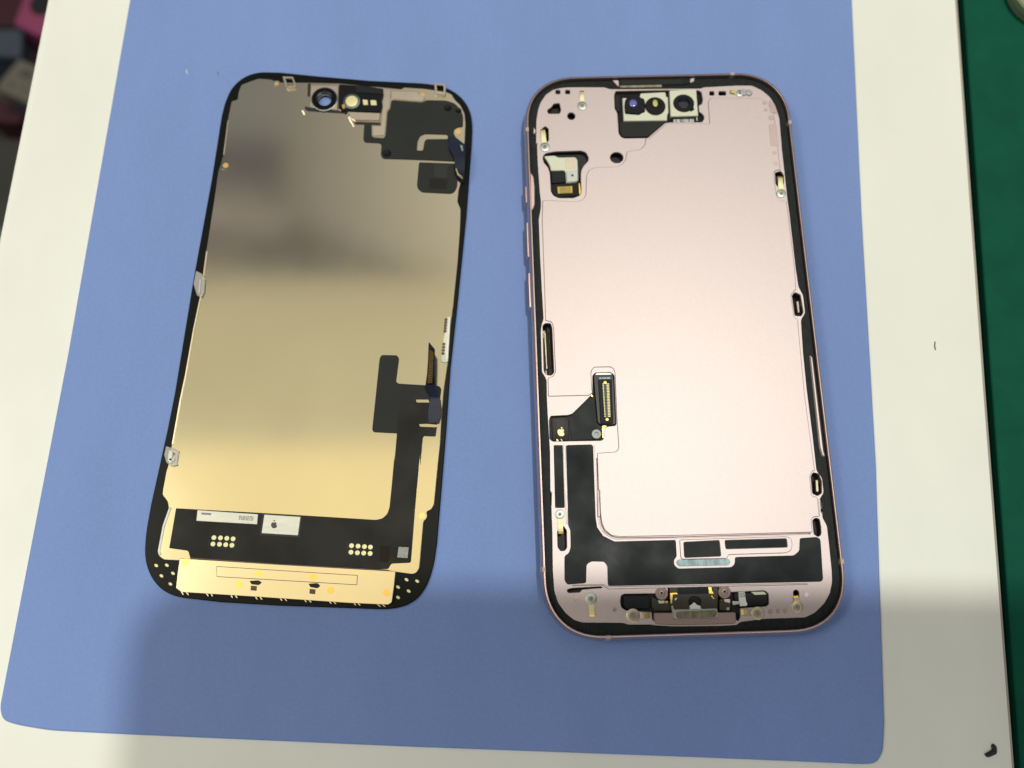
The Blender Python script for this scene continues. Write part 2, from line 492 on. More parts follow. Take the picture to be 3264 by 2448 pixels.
# side buttons and antenna breaks
def side_button(a, b):
    y0, y1 = sorted((a, b))
    q = [(XL + 0.6, y0), (XL + 0.6, y1), (XL - 0.5, y1), (XL - 0.5, y0)]
    slab('side_button', frame, M['pink_frame'], q, 2.6, 4.6, r=0.5, ch=0.25)
side_button((-36.77,42.16)[1], (-36.75,37.11)[1])
side_button((-36.50,31.81)[1], (-36.58,21.62)[1])
side_button((-36.51,17.54)[1], (-36.58,7.71)[1])
def antenna(x, y, vert):
    def quad(lo, hi):
        if vert:
            e, d = (XR, -1) if x > 0 else (XL, 1)
            return [(e + d * hi, y - 0.6), (e + d * hi, y + 0.6), (e + d * lo, y + 0.6), (e + d * lo, y - 0.6)]
        e, d = (YT, -1) if y > 0 else (YB, 1)
        return [(x - 0.6, e + d * hi), (x + 0.6, e + d * hi), (x + 0.6, e + d * lo), (x - 0.6, e + d * lo)]
    slab('antenna_break', frame, M['band'], quad(0.32, 1.16), 5.2, 7.03, ch=0.1)
    slab('antenna_break', frame, M['band'], quad(-0.03, 1.2), 1.6, 5.15)
antenna(-1, (-36.24,-58.38)[1], True)
antenna(1, (35.31,57.89)[1], True); antenna(1, (35.25,-58.62)[1], True)
antenna((-21.44,-73.73)[0], -1, False); antenna((20.89,72.67)[0], 1, False)
antenna(-1, (-35.89,57.59)[1], True)

# black gasket
G_IN = [(-33.38,-16.48),(-33.27,-11.74),(-33.76,-10.61),(-34.34,-9.72),(-34.24,1.19),(-33.94,3.02),(-33.42,4.24),(-33.56,13.34),(-33.65,21.24),(-33.62,30.73),(-33.62,32.04),(-33.01,34.80),(-32.91,35.65),(-32.85,37.28),(-33.06,39.74),(-33.17,44.70),(-33.28,48.03),(-33.26,54.77),(-33.57,53.10),(-33.18,60.93),(-32.64,64.08),(-31.84,66.45),(-30.32,68.81),(-28.12,70.36),(-25.96,70.83),(-23.81,70.94),(-14.16,70.70),(-12.76,70.06),(12.29,69.62),(13.04,70.00),(22.04,70.30),(26.34,70.19),(29.06,68.59),(31.00,66.45),(32.16,63.82),(32.84,60.02),(32.56,50.61),(32.55,44.43),(32.50,36.06),(32.58,31.92),(32.58,16.88),(32.74,11.37),(33.67,9.04),(33.69,4.26),(32.38,2.31),(31.97,-6.34),(31.84,-15.95),(31.97,-27.68),(31.96,-36.48),(33.09,-38.40),(33.09,-41.97),(31.91,-43.46),(31.99,-47.32),(32.42,-43.29),(32.09,-48.00),(32.95,-49.94),(32.95,-54.43),(32.85,-60.56),(32.64,-63.25),(31.77,-65.91),(30.12,-68.19),(27.84,-70.12),(25.32,-71.20),(15.85,-71.22),(9.85,-71.77),(9.04,-72.42),(5.02,-72.51),(-5.48,-72.31),(-10.29,-71.92),(-11.28,-71.70),(-16.61,-71.57),(-17.58,-71.14),(-27.18,-70.78),(-29.19,-70.13),(-31.15,-68.42),(-32.75,-66.06),(-33.49,-63.31),(-33.64,-58.60),(-33.38,-49.73),(-33.38,-46.27),(-33.31,-39.27),(-33.54,-43.20),(-33.15,-29.67),(-33.34,-21.18)]
GIN = fillet(G_IN, 0.6)
gasket = slab('gasket', PH, M['gasket'], body(1.17), 5.22, 5.6, holes=[GIN], ch=0.08)
# the frame bulges inwards beside the upper side button
slab('frame_boss', PH, M['pink_frame'], [(-35.48,45.36),(-35.15,45.02),(-34.54,43.93),(-34.34,41.04),(-34.49,36.14),(-34.71,35.09),(-35.28,34.13),(-35.76,34.07)], 5.3, 6.4, r=0.4, ch=0.2)
slab('frame_boss', PH, M['pink'], [(33.34,-7.12),(34.16,-7.74),(34.18,-31.67),(34.45,-33.21),(33.55,-33.18),(33.13,-30.88)], 5.3, 6.1, r=0.3, ch=0.3)
slab('frame_boss', PH, M['pink'], [(-34.10,58.60),(-33.42,57.80),(-33.53,56.82),(-34.17,56.45)], 5.3, 6.3, r=0.3, ch=0.15)

# inner plate with its openings
HCAM = [(-11.61,68.23),(-11.70,64.15),(-11.08,62.75),(-11.06,56.57),(-10.51,55.54),(-9.70,55.09),(-3.41,55.01),(1.66,59.41),(3.37,59.59),(11.70,59.41),(12.40,60.42),(12.33,61.46),(11.77,62.16),(11.18,62.52),(11.18,64.43),(12.15,64.93),(12.50,66.31),(12.30,68.58),(11.56,69.09),(3.63,69.37),(-11.16,69.44)]
HCON = [(-32.64,-21.00),(-28.33,-20.91),(-27.18,-20.58),(-22.73,-16.42),(-21.89,-15.28),(-21.66,-10.87),(-20.84,-10.16),(-16.98,-10.19),(-16.24,-11.02),(-16.46,-23.26),(-16.63,-23.83),(-18.90,-24.05),(-19.65,-24.89),(-19.77,-27.03),(-20.36,-27.52),(-32.40,-27.39),(-33.08,-26.80),(-33.03,-22.07)]
HJ = [(-31.74,50.40),(-31.02,51.18),(-28.41,51.62),(-21.40,51.67),(-20.20,51.10),(-19.59,49.57),(-19.80,48.57),(-21.00,47.27),(-21.67,46.11),(-21.96,44.79),(-22.07,39.50),(-22.64,38.53),(-24.18,37.91),(-28.08,38.02),(-29.41,38.71),(-30.04,39.88),(-30.12,45.34),(-30.58,47.01),(-31.59,48.38),(-31.85,49.56)]
HSL = [(-33.71,2.64),(-33.06,3.24),(-31.70,3.20),(-31.36,1.96),(-31.34,-9.77),(-32.06,-10.55),(-33.40,-10.31),(-33.86,-9.30)]
HR1 = [(30.84,8.95),(31.65,9.89),(33.01,9.22),(33.28,4.51),(32.61,3.41),(30.97,3.54)]
HR2 = [(30.43,-37.93),(31.11,-36.97),(32.39,-37.31),(32.93,-39.13),(32.63,-42.05),(31.51,-42.69),(30.34,-42.06)]
HR3 = [(29.62,-48.62),(30.40,-48.01),(31.35,-48.32),(31.48,-50.23),(31.35,-51.96),(30.58,-52.56),(29.60,-51.91)]
HS1 = [(-32.16,-49.36),(-30.65,-48.22),(-29.96,-49.24),(-30.06,-53.37),(-30.72,-54.07),(-31.63,-54.04),(-32.23,-53.13)]
HS2 = [(-30.50,-63.18),(-29.32,-62.86),(-22.30,-62.67),(-22.00,-62.96),(-27.00,-63.23),(-27.39,-63.85),(-30.26,-63.88)]
HPORT = [(-17.78,-64.94),(-17.00,-64.55),(-10.28,-64.67),(-6.58,-64.78),(-6.46,-63.17),(5.66,-63.53),(5.52,-65.14),(8.75,-64.91),(16.36,-64.75),(17.21,-65.48),(17.13,-67.93),(16.33,-68.40),(10.17,-68.62),(10.07,-70.65),(9.48,-71.57),(9.04,-71.26),(9.08,-69.51),(-10.25,-69.10),(-10.35,-71.09),(-10.77,-70.43),(-10.74,-68.89),(-16.89,-68.30),(-17.85,-67.54),(-17.98,-66.24)]
HR = [(30.04,43.85),(31.65,44.22),(32.25,43.11),(32.00,40.68),(31.56,39.82),(30.20,39.86),(29.87,40.73)]
HD = [[(-30.15,64.08),(-28.87,65.04),(-28.29,66.02),(-26.69,66.18),(-26.39,63.98),(-26.82,62.96),(-29.84,63.04)],
      ell((-23.67,62.13), 1.05, 1.1),
      [(-31.89,58.39),(-30.87,59.27),(-30.02,58.54),(-30.09,55.02),(-30.89,54.18),(-31.88,54.21)],
      [(-27.59,70.21),(-26.34,70.18),(-26.39,68.98),(-27.64,69.01)], [(-24.91,70.15),(-23.66,70.11),(-23.71,68.91),(-24.96,68.94)],
      [(14.57,68.74),(15.82,68.71),(15.71,67.46),(14.46,67.49)], [(17.07,68.68),(19.04,68.63),(18.93,67.38),(16.96,67.43)],
      [(23.17,-65.15),(23.83,-64.73),(24.51,-65.19),(24.40,-66.76),(23.09,-66.85)]]
GRV = [(-21.78,-31.88),(-22.23,-46.47),(-21.89,-39.58),(-22.04,-45.62),(-21.82,-48.09),(-21.02,-50.05),(-19.14,-51.35),(-17.18,-51.64),(-3.76,-51.73),(-3.25,-51.85),(28.73,-51.85),(28.76,-51.61),(-3.23,-51.57),(-17.16,-51.37),(-18.95,-51.04),(-20.73,-49.78),(-21.50,-47.93),(-21.72,-45.49),(-21.57,-39.59),(-22.00,-46.48),(-21.44,-31.89)]
holes = [GRV, HCAM, HCON, HJ, ell((-12.06,49.38), 1.75, 1.6), HSL, HR1, HR2, HR3, HS1, HS2, HPORT, HR] + HD
plate = slab('inner_plate', PH, M['pink'], GIN, 4.7, 5.45, grow=0.35, holes=holes, hr=0.35, ch=0.10)

slab('groove_floor', plate, M['pink'], GRV, 4.6, 4.85, grow=0.3)
PANEL = [(-4.04,54.95),(-4.24,53.08),(-5.38,51.75),(-9.29,51.08),(-9.79,48.58),(-10.73,47.44),(-12.00,46.71),(-17.94,46.67),(-19.72,45.95),(-20.50,44.25),(-20.96,38.57),(-21.89,37.28),(-23.64,36.87),(-32.42,37.48),(-32.78,32.51),(-32.82,32.13),(-32.86,24.05),(-32.95,9.95),(-32.99,4.43),(-33.04,3.92),(-31.50,3.55),(-31.05,2.10),(-31.04,-9.83),(-31.85,-10.92),(-32.98,-11.13),(-33.10,-16.03),(-22.80,-16.05),(-21.77,-15.32),(-22.02,-14.73),(-22.00,-10.17),(-21.67,-9.29),(-21.07,-8.79),(-17.06,-8.83),(-16.31,-9.44),(-16.09,-10.48),(-16.31,-23.30),(-16.23,-29.02),(-16.42,-29.93),(-17.11,-30.44),(-21.66,-30.59),(-21.64,-31.73),(-21.95,-46.50),(-21.52,-39.62),(-21.65,-45.23),(-21.43,-47.67),(-20.83,-49.42),(-19.24,-50.84),(-17.17,-51.18),(-3.24,-51.31),(29.32,-51.47),(29.29,-48.63),(29.95,-47.78),(31.60,-47.75),(31.87,-43.28),(31.40,-47.68),(31.48,-43.09),(30.11,-42.60),(30.15,-37.95),(31.02,-36.61),(31.54,-36.63),(31.17,-17.53),(31.59,2.55),(30.78,3.07),(30.54,8.89),(31.55,10.21),(32.07,10.53),(32.35,16.85),(32.27,28.34),(32.23,35.61),(30.70,35.57),(29.82,36.61),(29.57,40.66),(29.78,43.90),(30.25,44.38),(31.56,44.54),(31.54,44.42),(31.56,51.37),(31.58,58.43),(31.38,61.60),(30.10,64.82),(28.45,66.27),(14.53,66.62),(13.79,65.44),(13.64,58.69),(11.63,59.04),(3.32,59.21),(1.76,59.01),(-3.15,54.70)]
panel = slab('raised_panel', plate, M['pink'], PANEL, 5.40, 5.62, r=0.45, ch=0.17)

# black graphite films
FILM = [(-29.20,-28.43),(-22.78,-28.42),(-22.44,-29.20),(-22.79,-46.46),(-22.63,-39.57),(-22.83,-46.57),(-22.59,-48.66),(-21.31,-50.77),(-18.61,-52.29),(-3.82,-52.32),(-3.87,-56.25),(-4.58,-56.91),(-4.67,-58.10),(-3.80,-59.04),(9.00,-59.08),(9.83,-58.35),(10.05,-56.73),(24.16,-56.77),(25.59,-55.75),(26.06,-52.74),(30.21,-52.55),(31.02,-53.16),(30.56,-62.52),(30.04,-63.11),(-20.76,-62.61),(-20.63,-57.96),(-21.30,-56.93),(-24.41,-56.77),(-25.55,-57.48),(-25.87,-61.79),(-30.35,-61.99),(-30.99,-61.03),(-30.74,-55.29),(-29.67,-54.64),(-29.16,-53.29),(-29.07,-49.16),(-29.54,-48.11),(-29.29,-39.38),(-29.44,-46.27)]
slab('graphite_film', plate, M['film'], FILM, 5.44, 5.50, r=0.5)
slab('graphite_film', plate, M['film'], [(-32.22,-28.35),(-29.96,-28.41),(-30.15,-43.85),(-32.49,-43.78)], 5.44, 5.50, r=0.3)
ridge = slab('ridge', plate, M['pink'], [(-2.98,-52.25),(22.49,-52.21),(23.86,-52.52),(24.13,-53.91),(23.74,-55.54),(22.42,-56.18),(8.45,-56.18),(8.16,-57.06),(-2.71,-56.94),(-3.02,-56.46)], 5.40, 5.70, r=0.5, ch=0.14,
             holes=[[(-1.98,-52.93),(6.56,-52.74),(6.63,-56.40),(-2.05,-56.49)], [(7.95,-52.78),(22.78,-52.80),(22.78,-54.76),(8.02,-54.74)]], hr=0.35)
slab('graphite_film', plate, M['film'], [(-2.14,-52.78),(6.80,-52.59),(6.83,-56.56),(-2.23,-56.64)], 5.44, 5.51)
slab('graphite_film', plate, M['film'], [(7.84,-52.62),(23.03,-52.65),(22.97,-54.88),(7.92,-54.85)], 5.44, 5.51)
slab('slot_liner', plate, M['teal'], [(-4.22,-57.60),(-3.65,-56.91),(8.47,-57.13),(8.89,-57.82),(8.34,-58.62),(-3.60,-58.54)], 5.40, 5.56, r=0.7, ch=0.05)
# narrow bright lip that follows the film's inner corner, below the panel
slab('ridge', plate, M['pink'], [(-22.53,-28.64),(-22.15,-28.65),(-22.43,-46.48),(-22.19,-39.60),(-22.35,-46.60),(-22.07,-48.51),(-20.95,-50.38),(-18.59,-51.72),(-3.80,-51.81),(-3.83,-52.32),(-18.62,-52.27),(-21.26,-50.85),(-22.60,-48.74),(-22.84,-46.58),(-22.61,-39.58),(-22.80,-46.47)], 5.40, 5.60, ch=0.06)
slab('ridge', plate, M['pink'], [(-29.85,-28.43),(-29.36,-28.45),(-29.55,-45.91),(-29.43,-40.80),(-29.64,-47.77),(-29.95,-47.59),(-29.86,-39.38),(-30.09,-44.79)], 5.40, 5.60, ch=0.06)
slab('ridge', plate, M['pink'], [(-20.62,-62.76),(26.67,-63.35),(26.63,-63.69),(-20.65,-63.36),(-21.97,-62.45),(-29.18,-62.37),(-29.16,-62.10),(-21.78,-62.15)], 5.40, 5.72, ch=0.10)

# spring clips: a screw head, a strap and a bent tip
def clip(a, b, w=1.0, screw=1.25, m2='pad', z=5.62):
    a, b = Vector(a), Vector(b)
    d = (b - a).normalized()
    n = Vector((-d.y, d.x))
    A = [(*(a + n * w * 0.5), z), (*((a + b) / 2 + n * w * 0.42), z + 0.08), (*(b - d * 0.9 + n * w * 0.42), z + 0.35), (*(b + n * w * 0.40), z + 0.05)]
    B = [(*(a - n * w * 0.5), z), (*((a + b) / 2 - n * w * 0.42), z + 0.08), (*(b - d * 0.9 - n * w * 0.42), z + 0.35), (*(b - n * w * 0.40), z + 0.05)]
    st = ribbon('spring_clip', PH, M[m2], B, A, 0.12)
    g0 = b - d * 1.1
    ribbon('gold_tip', st, M['yellow'], [(*(g0 - n * w * 0.38), z + 0.36), (*(b - n * w * 0.38), z + 0.10)], [(*(g0 + n * w * 0.38), z + 0.36), (*(b + n * w * 0.38), z + 0.10)], 0.02)
    if screw:
        lathe('screw', st, M['bronze'] if m2 == 'bronze' else M['silver'], a, [(screw, z - 0.15), (screw, z + 0.10), (screw * 0.92, z + 0.14), (screw * 0.42, z + 0.14), (screw * 0.34, z + 0.02)], 24)
        slab('screw_slot', st, M['print'], ell(a, screw * 0.33, n=6), z - 0.02, z + 0.03)
    return st
clip((-20.59,65.13), (-20.43,69.63), 1.4, 1.25)
clip((-31.23,52.94), (-31.63,58.24), 1.5, 1.3)
clip((31.00,37.66), (31.13,42.64), 1.5, 1.2)
clip((-31.42,-45.36), (-31.36,-50.00), 1.4, 1.15)
clip((-24.90,-65.40), (-24.90,-69.54), 1.6, 1.35)
clip((-15.20,-69.56), (-11.28,-69.55), 1.6, 1.6, 'bronze')
clip((14.22,-69.91), (10.28,-69.53), 1.5, 1.5, 'bronze')
clip((23.70,-68.74), (23.54,-66.18), 1.5, 1.35, 'bronze')
clip((22.70,67.83), (20.06,68.43), 1.2, 1.0)
for q in ('a', 'b'):
    c = {'a': (25.24,67.91), 'b': (23.81,68.03)}[q]
    s_ = lathe('screw', PH, M['silver'], c, [(0.95, 5.4), (0.95, 5.7), (0.8, 5.82), (0.4, 5.82), (0.33, 5.65)], 18)
# shallow recess marks round the clips and weld spots along the right edge
for c, rx in (((29.20,64.69), 0.55), ((29.37,62.56), 0.5), ((30.64,60.13), 0.75), ((30.46,49.75), 0.55), ((30.46,46.54), 0.55),
              ((17.29,-69.64), 0.55), ((19.01,-69.59), 0.55), ((20.71,-69.64), 0.55), ((-28.51,-65.19), 0.6), ((26.26,-66.01), 0.6), ((-19.46,-68.11), 0.5)):
    slab('weld_spot', PH, M['pink_frame'], ell(c, rx, n=18), 5.40, 5.66 if c[0] > 28 and c[1] > 0 else 5.48, ch=0.04)
slab('shim', PH, M['pink_frame'], [(29.77,58.23),(31.80,58.32),(31.90,52.05),(31.47,51.51),(29.63,51.84)], 5.40, 5.66, r=0.3, ch=0.03)
slab('shim', PH, M['pink_frame'], [(30.64,65.55),(32.01,64.09),(32.38,61.54),(30.49,61.59)], 5.40, 5.66, r=0.3, ch=0.03)

# silver glints inside the side pockets
def pocket(pts, z):
    return slab('contact_block', PH, M['portmetal'], pts, 3.01, z, r=0.2, ch=0.15)
pocket([(-33.49,1.13),(-32.87,1.11),(-32.79,-8.64),(-33.33,-8.63)], 4.4)
pocket([(-32.19,1.70),(-31.88,1.69),(-31.80,-8.10),(-32.11,-8.09)], 3.8)
pocket([(32.00,7.76),(32.73,7.86),(32.69,4.61),(32.04,4.42)], 4.6)
pocket([(31.66,-38.59),(32.48,-38.62),(32.29,-41.63),(31.53,-41.68)], 4.6)

# ---- front cameras at the top
bay = slab('camera_bay', PH, M['lensblack'], fillet(HCAM, 0.3), 3.02, 4.4, grow=0.5)
slab('shield_film', PH, M['tape'], [(-10.64,60.25),(1.65,60.28),(1.69,59.76),(-3.22,55.69),(-9.60,55.77),(-10.27,56.13),(-10.57,56.99)], 4.42, 5.0, r=0.3)
slab('film_crease', PH, M['dark'], [(-2.71,58.81),(-2.55,58.81),(-2.67,56.41),(-2.83,56.33)], 4.42, 5.03)
slab('shield_film', PH, M['tape'], [(-11.33,68.25),(-10.23,68.39),(-10.32,65.60),(-10.36,63.52),(-10.91,63.54),(-11.38,64.76)], 4.42, 5.0, r=0.3)
tw = slab('twin_camera_bracket', PH, M['cream'], [(-9.49,67.02),(-4.83,67.17),(-4.45,68.34),(2.33,68.55),(2.46,67.16),(2.91,66.97),(2.71,62.12),(2.38,61.79),(2.18,59.90),(-9.57,60.03)], 4.42, 5.9, r=0.18, ch=0.12)
slab('dot_projector', tw, M['lensblack'], [(-8.93,65.92),(-8.05,67.54),(-4.87,67.72),(-4.74,66.85),(-3.71,66.51),(-3.46,65.09),(-3.67,62.50),(-4.61,62.22),(-5.26,61.68),(-9.08,62.12),(-9.17,64.19)], 5.6, 6.4, r=0.4, ch=0.2)
c = (-6.76,65.02)
lathe('lens', tw, M['lensblue'], c, [(1.05, 6.2), (1.05, 6.44), (0.98, 6.5), (0.6, 6.56), (0.1, 6.58)], 32, 1.0, 1.08)
c = (-0.74,64.19)
lathe('lens_barrel', tw, M['lensblack'], c, [(2.75, 5.6), (2.75, 6.15), (2.6, 6.3), (1.5, 6.3), (1.35, 6.1)], 40, 1.0, 0.98)
c = (-0.75,64.96)
lathe('lens', tw, M['lensreflection'], c, [(0.68, 6.2), (0.68, 6.33), (0.3, 6.42), (0.05, 6.43)], 24, 1.0, 1.5)  # yellow reflection on the lens, painted as a small dome
fc = slab('front_camera_bracket', PH, M['cream'], [(3.49,69.01),(10.85,69.21),(10.74,61.09),(3.25,61.04)], 4.42, 5.9, r=0.2, ch=0.12)
c = (7.06,64.92)
lathe('lens_barrel', fc, M['lensblack'], c, [(2.85, 5.6), (2.85, 6.05), (2.7, 6.2), (1.7, 6.2), (1.5, 5.95)], 40, 1.0, 0.94)
lathe('lens', fc, M['lensdark'], c, [(1.48, 5.7), (1.48, 5.98), (1.0, 6.08), (0.3, 6.12)], 32)
slab('lens_notch', fc, M['lensblack'], [(8.50,63.30),(9.56,63.96),(9.86,62.92),(8.72,62.25)], 5.6, 5.98, r=0.15)
lab = slab('barcode_label', fc, M['lensblack'], [(3.62,61.21),(10.74,61.22),(10.68,59.58),(3.57,59.51)], 4.42, 5.2)
pa, pb, pc, pd = [(4.10,60.55),(9.54,60.53),(9.52,59.45),(4.08,59.46)]
bars = []
x = 0.0
while x < 0.97:
    wd = random.choice((0.025, 0.04, 0.06))
    q = [tuple(pa[i] * (1 - t) + pb[i] * t for i in (0, 1)) for t in (x, min(1, x + wd))] + [tuple(pd[i] * (1 - t) + pc[i] * t for i in (0, 1)) for t in (min(1, x + wd), x)]
    bars.append(slab('', None, None, q, 5.21, 5.25, raw=True))
    x += wd + random.choice((0.02, 0.03, 0.045))
merge('bar', lab, M['white'], bars)
slab('bar', lab, M['white'], [(10.37,61.02),(10.60,61.04),(10.58,59.99),(10.34,59.94)], 5.21, 5.26)

# earpiece speaker slot above the cameras
sp = slab('earpiece', PH, M['gasket'], [(-10.09,72.87),(9.40,72.69),(9.12,71.12),(7.53,70.72),(1.60,70.57),(1.24,69.95),(-10.09,70.12)], 5.3, 5.95, r=0.3, ch=0.1)
slab('mesh_strip', sp, M['tape'], [(-9.64,72.47),(7.18,72.26),(7.08,71.00),(-9.73,71.04)], 5.9, 6.02, r=0.3)
slab('trim', sp, M['portmetal'], [(-9.99,70.73),(1.45,70.72),(1.40,70.02),(-10.02,70.14)], 5.9, 6.06, r=0.15)
slab('post', sp, M['pink'], [(-12.02,72.34),(-10.23,72.29),(-10.27,70.37),(-10.65,70.46)], 5.3, 6.3, r=0.3, ch=0.1)
slab('post', sp, M['pink'], [(9.30,72.29),(10.64,72.47),(10.32,71.33),(9.20,70.92)], 5.3, 6.3, r=0.3, ch=0.1)

# ---- flash and button connector, upper left
cb = slab('connector_bay', PH, M['dark'], fillet(HJ, 0.3), 3.02, 3.6, grow=0.5)
fb_ = slab('flex_board', PH, M['flexblack'], [(-29.72,46.26),(-22.48,46.41),(-22.23,40.41),(-22.82,39.27),(-27.98,38.83),(-29.31,39.52),(-29.80,40.61)], 3.62, 4.3, r=0.6)
brk = slab('metal_bracket', PH, M['cream'], [(-31.50,50.49),(-28.75,50.62),(-27.55,50.00),(-23.13,50.00),(-22.57,49.12),(-22.58,45.60),(-22.63,43.11),(-23.33,42.60),(-25.91,42.45),(-25.98,45.61),(-26.28,46.12),(-29.85,46.13),(-30.02,47.47),(-30.50,48.65),(-31.29,50.02)], 4.35, 5.2, r=0.35, ch=0.15)
slab('pad', brk, M['bronze'], [(-25.90,49.48),(-23.24,49.53),(-23.30,46.68),(-26.00,46.63)], 5.15, 5.24)
slab('clear_cover', brk, M['silver'], [(-25.77,45.80),(-22.65,45.89),(-22.79,43.06),(-23.41,42.71),(-25.76,42.61)], 5.15, 5.32, r=0.3, ch=0.08)
lathe('rivet', brk, M['printdark'], (-24.17,44.54), [(0.35, 5.2), (0.35, 5.36), (0.2, 5.42)], 14)
slab('chip', fb_, M['film'], [(-29.70,45.70),(-26.13,45.72),(-26.15,42.83),(-29.67,42.62)], 4.3, 4.9, ch=0.08)
cn = slab('connector', fb_, M['olive'], [(-28.37,41.67),(-24.25,41.76),(-24.26,39.61),(-28.28,39.52)], 4.3, 4.6, ch=0.05)
for k in range(11):
    a, b, c_, d_ = [(-28.26,41.66),(-24.32,41.72),(-24.34,39.74),(-28.19,39.67)]
    t0, t1 = (k + 0.12) / 11, (k + 0.72) / 11
    if k in (0, 10): t0, t1 = k / 11, (k + 0.98) / 11
    q = [tuple(a[i] * (1 - t) + b[i] * t for i in (0, 1)) for t in (t0, t1)] + [tuple(d_[i] * (1 - t) + c_[i] * t for i in (0, 1)) for t in (t1, t0)]
    slab('pin', cn, M['oldgold'], q, 4.58, 4.72)
slab('gold_strip', fb_, M['yellow'], [(-22.59,42.40),(-22.26,42.42),(-22.06,39.77),(-22.58,38.96)], 4.3, 4.9, ch=0.06)

# ---- display connector, left middle
bay2 = slab('connector_bay', PH, M['dark'], fillet(HCON, 0.3), 3.02, 4.2, grow=0.5)
fx = slab('flex_board', PH, M['film'], [(-28.00,-21.16),(-26.84,-20.62),(-22.36,-16.22),(-21.51,-16.25),(-21.33,-23.66),(-20.24,-27.00),(-27.71,-27.07)], 4.22, 4.6, r=0.3)
pk = slab('battery_flex', PH, M['flexblack'], [(-32.33,-21.33),(-28.85,-21.28),(-28.24,-21.88),(-28.27,-27.05),(-32.42,-27.08)], 4.22, 4.6, r=0.4, ch=0.08)
blk = slab('connector_block', PH, M['lensblack'], [(-21.48,-10.90),(-20.87,-10.25),(-16.93,-10.29),(-16.33,-10.97),(-16.46,-23.02),(-16.70,-23.56),(-20.44,-23.48),(-21.04,-22.75)], 4.22, 5.0, r=0.5, ch=0.15)
slab('cap', blk, M['silver'], [(-20.67,-10.15),(-17.09,-10.21),(-16.62,-10.71),(-21.12,-10.69)], 5.0, 5.15, r=0.3, ch=0.06)
sk = slab('socket', blk, M['gasket'], [(-20.28,-11.92),(-16.92,-11.94),(-17.15,-23.29),(-20.33,-23.27)], 5.0, 5.35, r=0.3, ch=0.1)
slab('print', blk, M['teal'], [(-20.00,-11.28),(-17.21,-11.30),(-17.23,-11.74),(-19.99,-11.72)], 4.98, 5.02)
def lerp(a, b, t):
    return tuple(a[i] * (1 - t) + b[i] * t for i in (0, 1))
for A, B in (([(-19.30,-12.99),(-19.26,-21.73)], [(-18.96,-13.00),(-18.96,-21.74)]), ([(-18.33,-13.02),(-18.40,-21.76)], [(-17.62,-13.04),(-17.78,-21.77)])):
    ps = []
    for k in range(22):
        t0, t1 = k / 22, (k + 0.55) / 22
        ps.append(slab('', None, None, [lerp(*A, t0), lerp(*B, t0), lerp(*B, t1), lerp(*A, t1)], 5.35, 5.42, raw=True))
    merge('pin_row', sk, M['pad'], ps)
slab('rail', sk, M['olive'], [(-18.85,-13.01),(-18.42,-13.03),(-18.46,-21.76),(-18.88,-21.75)], 5.35, 5.46, ch=0.05)
for c in ((-18.62,-12.73), (-18.66,-22.22)):
    lathe('contact', sk, M['yellow'], c, [(0.42, 5.35), (0.42, 5.46), (0.3, 5.5)], 16)
lathe('screw', PH, M['steel'], (-21.46,-25.79), [(1.3, 4.4), (1.3, 5.1), (1.12, 5.25), (0.5, 5.25), (0.42, 4.9)], 26)
slab('gold_rim', PH, M['yellow'], [(-19.92,-23.83),(-18.86,-23.86),(-19.46,-24.56),(-19.66,-25.13),(-19.57,-26.42),(-19.81,-27.05),(-20.02,-26.55),(-19.99,-24.98)], 4.6, 5.3, r=0.2)
slab('gold_rim', PH, M['yellow'], [(-22.67,-15.63),(-22.17,-15.64),(-21.88,-16.31),(-22.07,-16.38)], 4.6, 5.3, r=0.1)
# fruit-shaped gold mark
apple = [(-30.23,-24.31),(-30.54,-24.20),(-30.90,-24.29),(-31.07,-24.69),(-31.03,-25.19),(-30.82,-25.70),(-30.50,-25.97),(-30.22,-25.89),(-29.91,-26.02),(-29.56,-25.85),(-29.32,-25.39),(-29.52,-25.17),(-29.61,-24.88),(-29.36,-24.60),(-29.63,-24.27),(-29.95,-24.26)]
leaf = [(-30.04,-24.15),(-30.22,-23.85),(-30.06,-23.64),(-29.84,-23.75),(-29.72,-24.15)]
merge('gold_emblem', pk, M['pad'], [slab('', None, None, apple, 4.6, 4.66, r=0.12, raw=True), slab('', None, None, leaf, 4.6, 4.66, r=0.1, raw=True)])
slab('gold_mark', pk, M['pad'], [(-31.46,-26.62),(-31.10,-26.70),(-30.81,-27.21),(-31.38,-27.29)], 4.6, 4.66, r=0.15)
slab('gold_mark', pk, M['pad'], [(-30.39,-26.69),(-30.16,-26.70),(-29.86,-27.23),(-30.11,-27.23)], 4.6, 4.66, r=0.1)

# ---- charging port and speaker parts, bottom
slab('port_bay', PH, M['dark'], fillet(HPORT, 0.2), 3.02, 3.5, grow=0.4)
slab('speaker_cover', PH, M['film'], [(-17.17,-64.93),(-11.01,-64.99),(-11.05,-68.06),(-16.43,-68.06),(-17.23,-67.39)], 3.52, 4.6, r=0.4, ch=0.1)
slab('cable_block', PH, M['olive'], [(-10.40,-65.46),(-6.01,-66.57),(-6.00,-68.78),(-9.87,-68.66),(-10.48,-67.75)], 3.52, 4.3, r=0.3, ch=0.1)
slab('coax_plug', PH, M['bright'], [(-9.10,-66.16),(-7.42,-66.29),(-7.39,-67.03),(-8.83,-67.12)], 4.3, 4.8, r=0.2, ch=0.1)
slab('coax_plug', PH, M['yellow'], [(-7.32,-66.29),(-6.49,-66.40),(-6.62,-67.05),(-7.26,-67.03)], 4.3, 4.7, r=0.2, ch=0.1)
pt = slab('charging_port', PH, M['olive'], [(-6.13,-63.35),(5.42,-63.52),(5.24,-65.62),(4.85,-68.74),(-6.18,-68.62),(-6.21,-65.61)], 3.52, 5.4, r=0.3, ch=0.1)
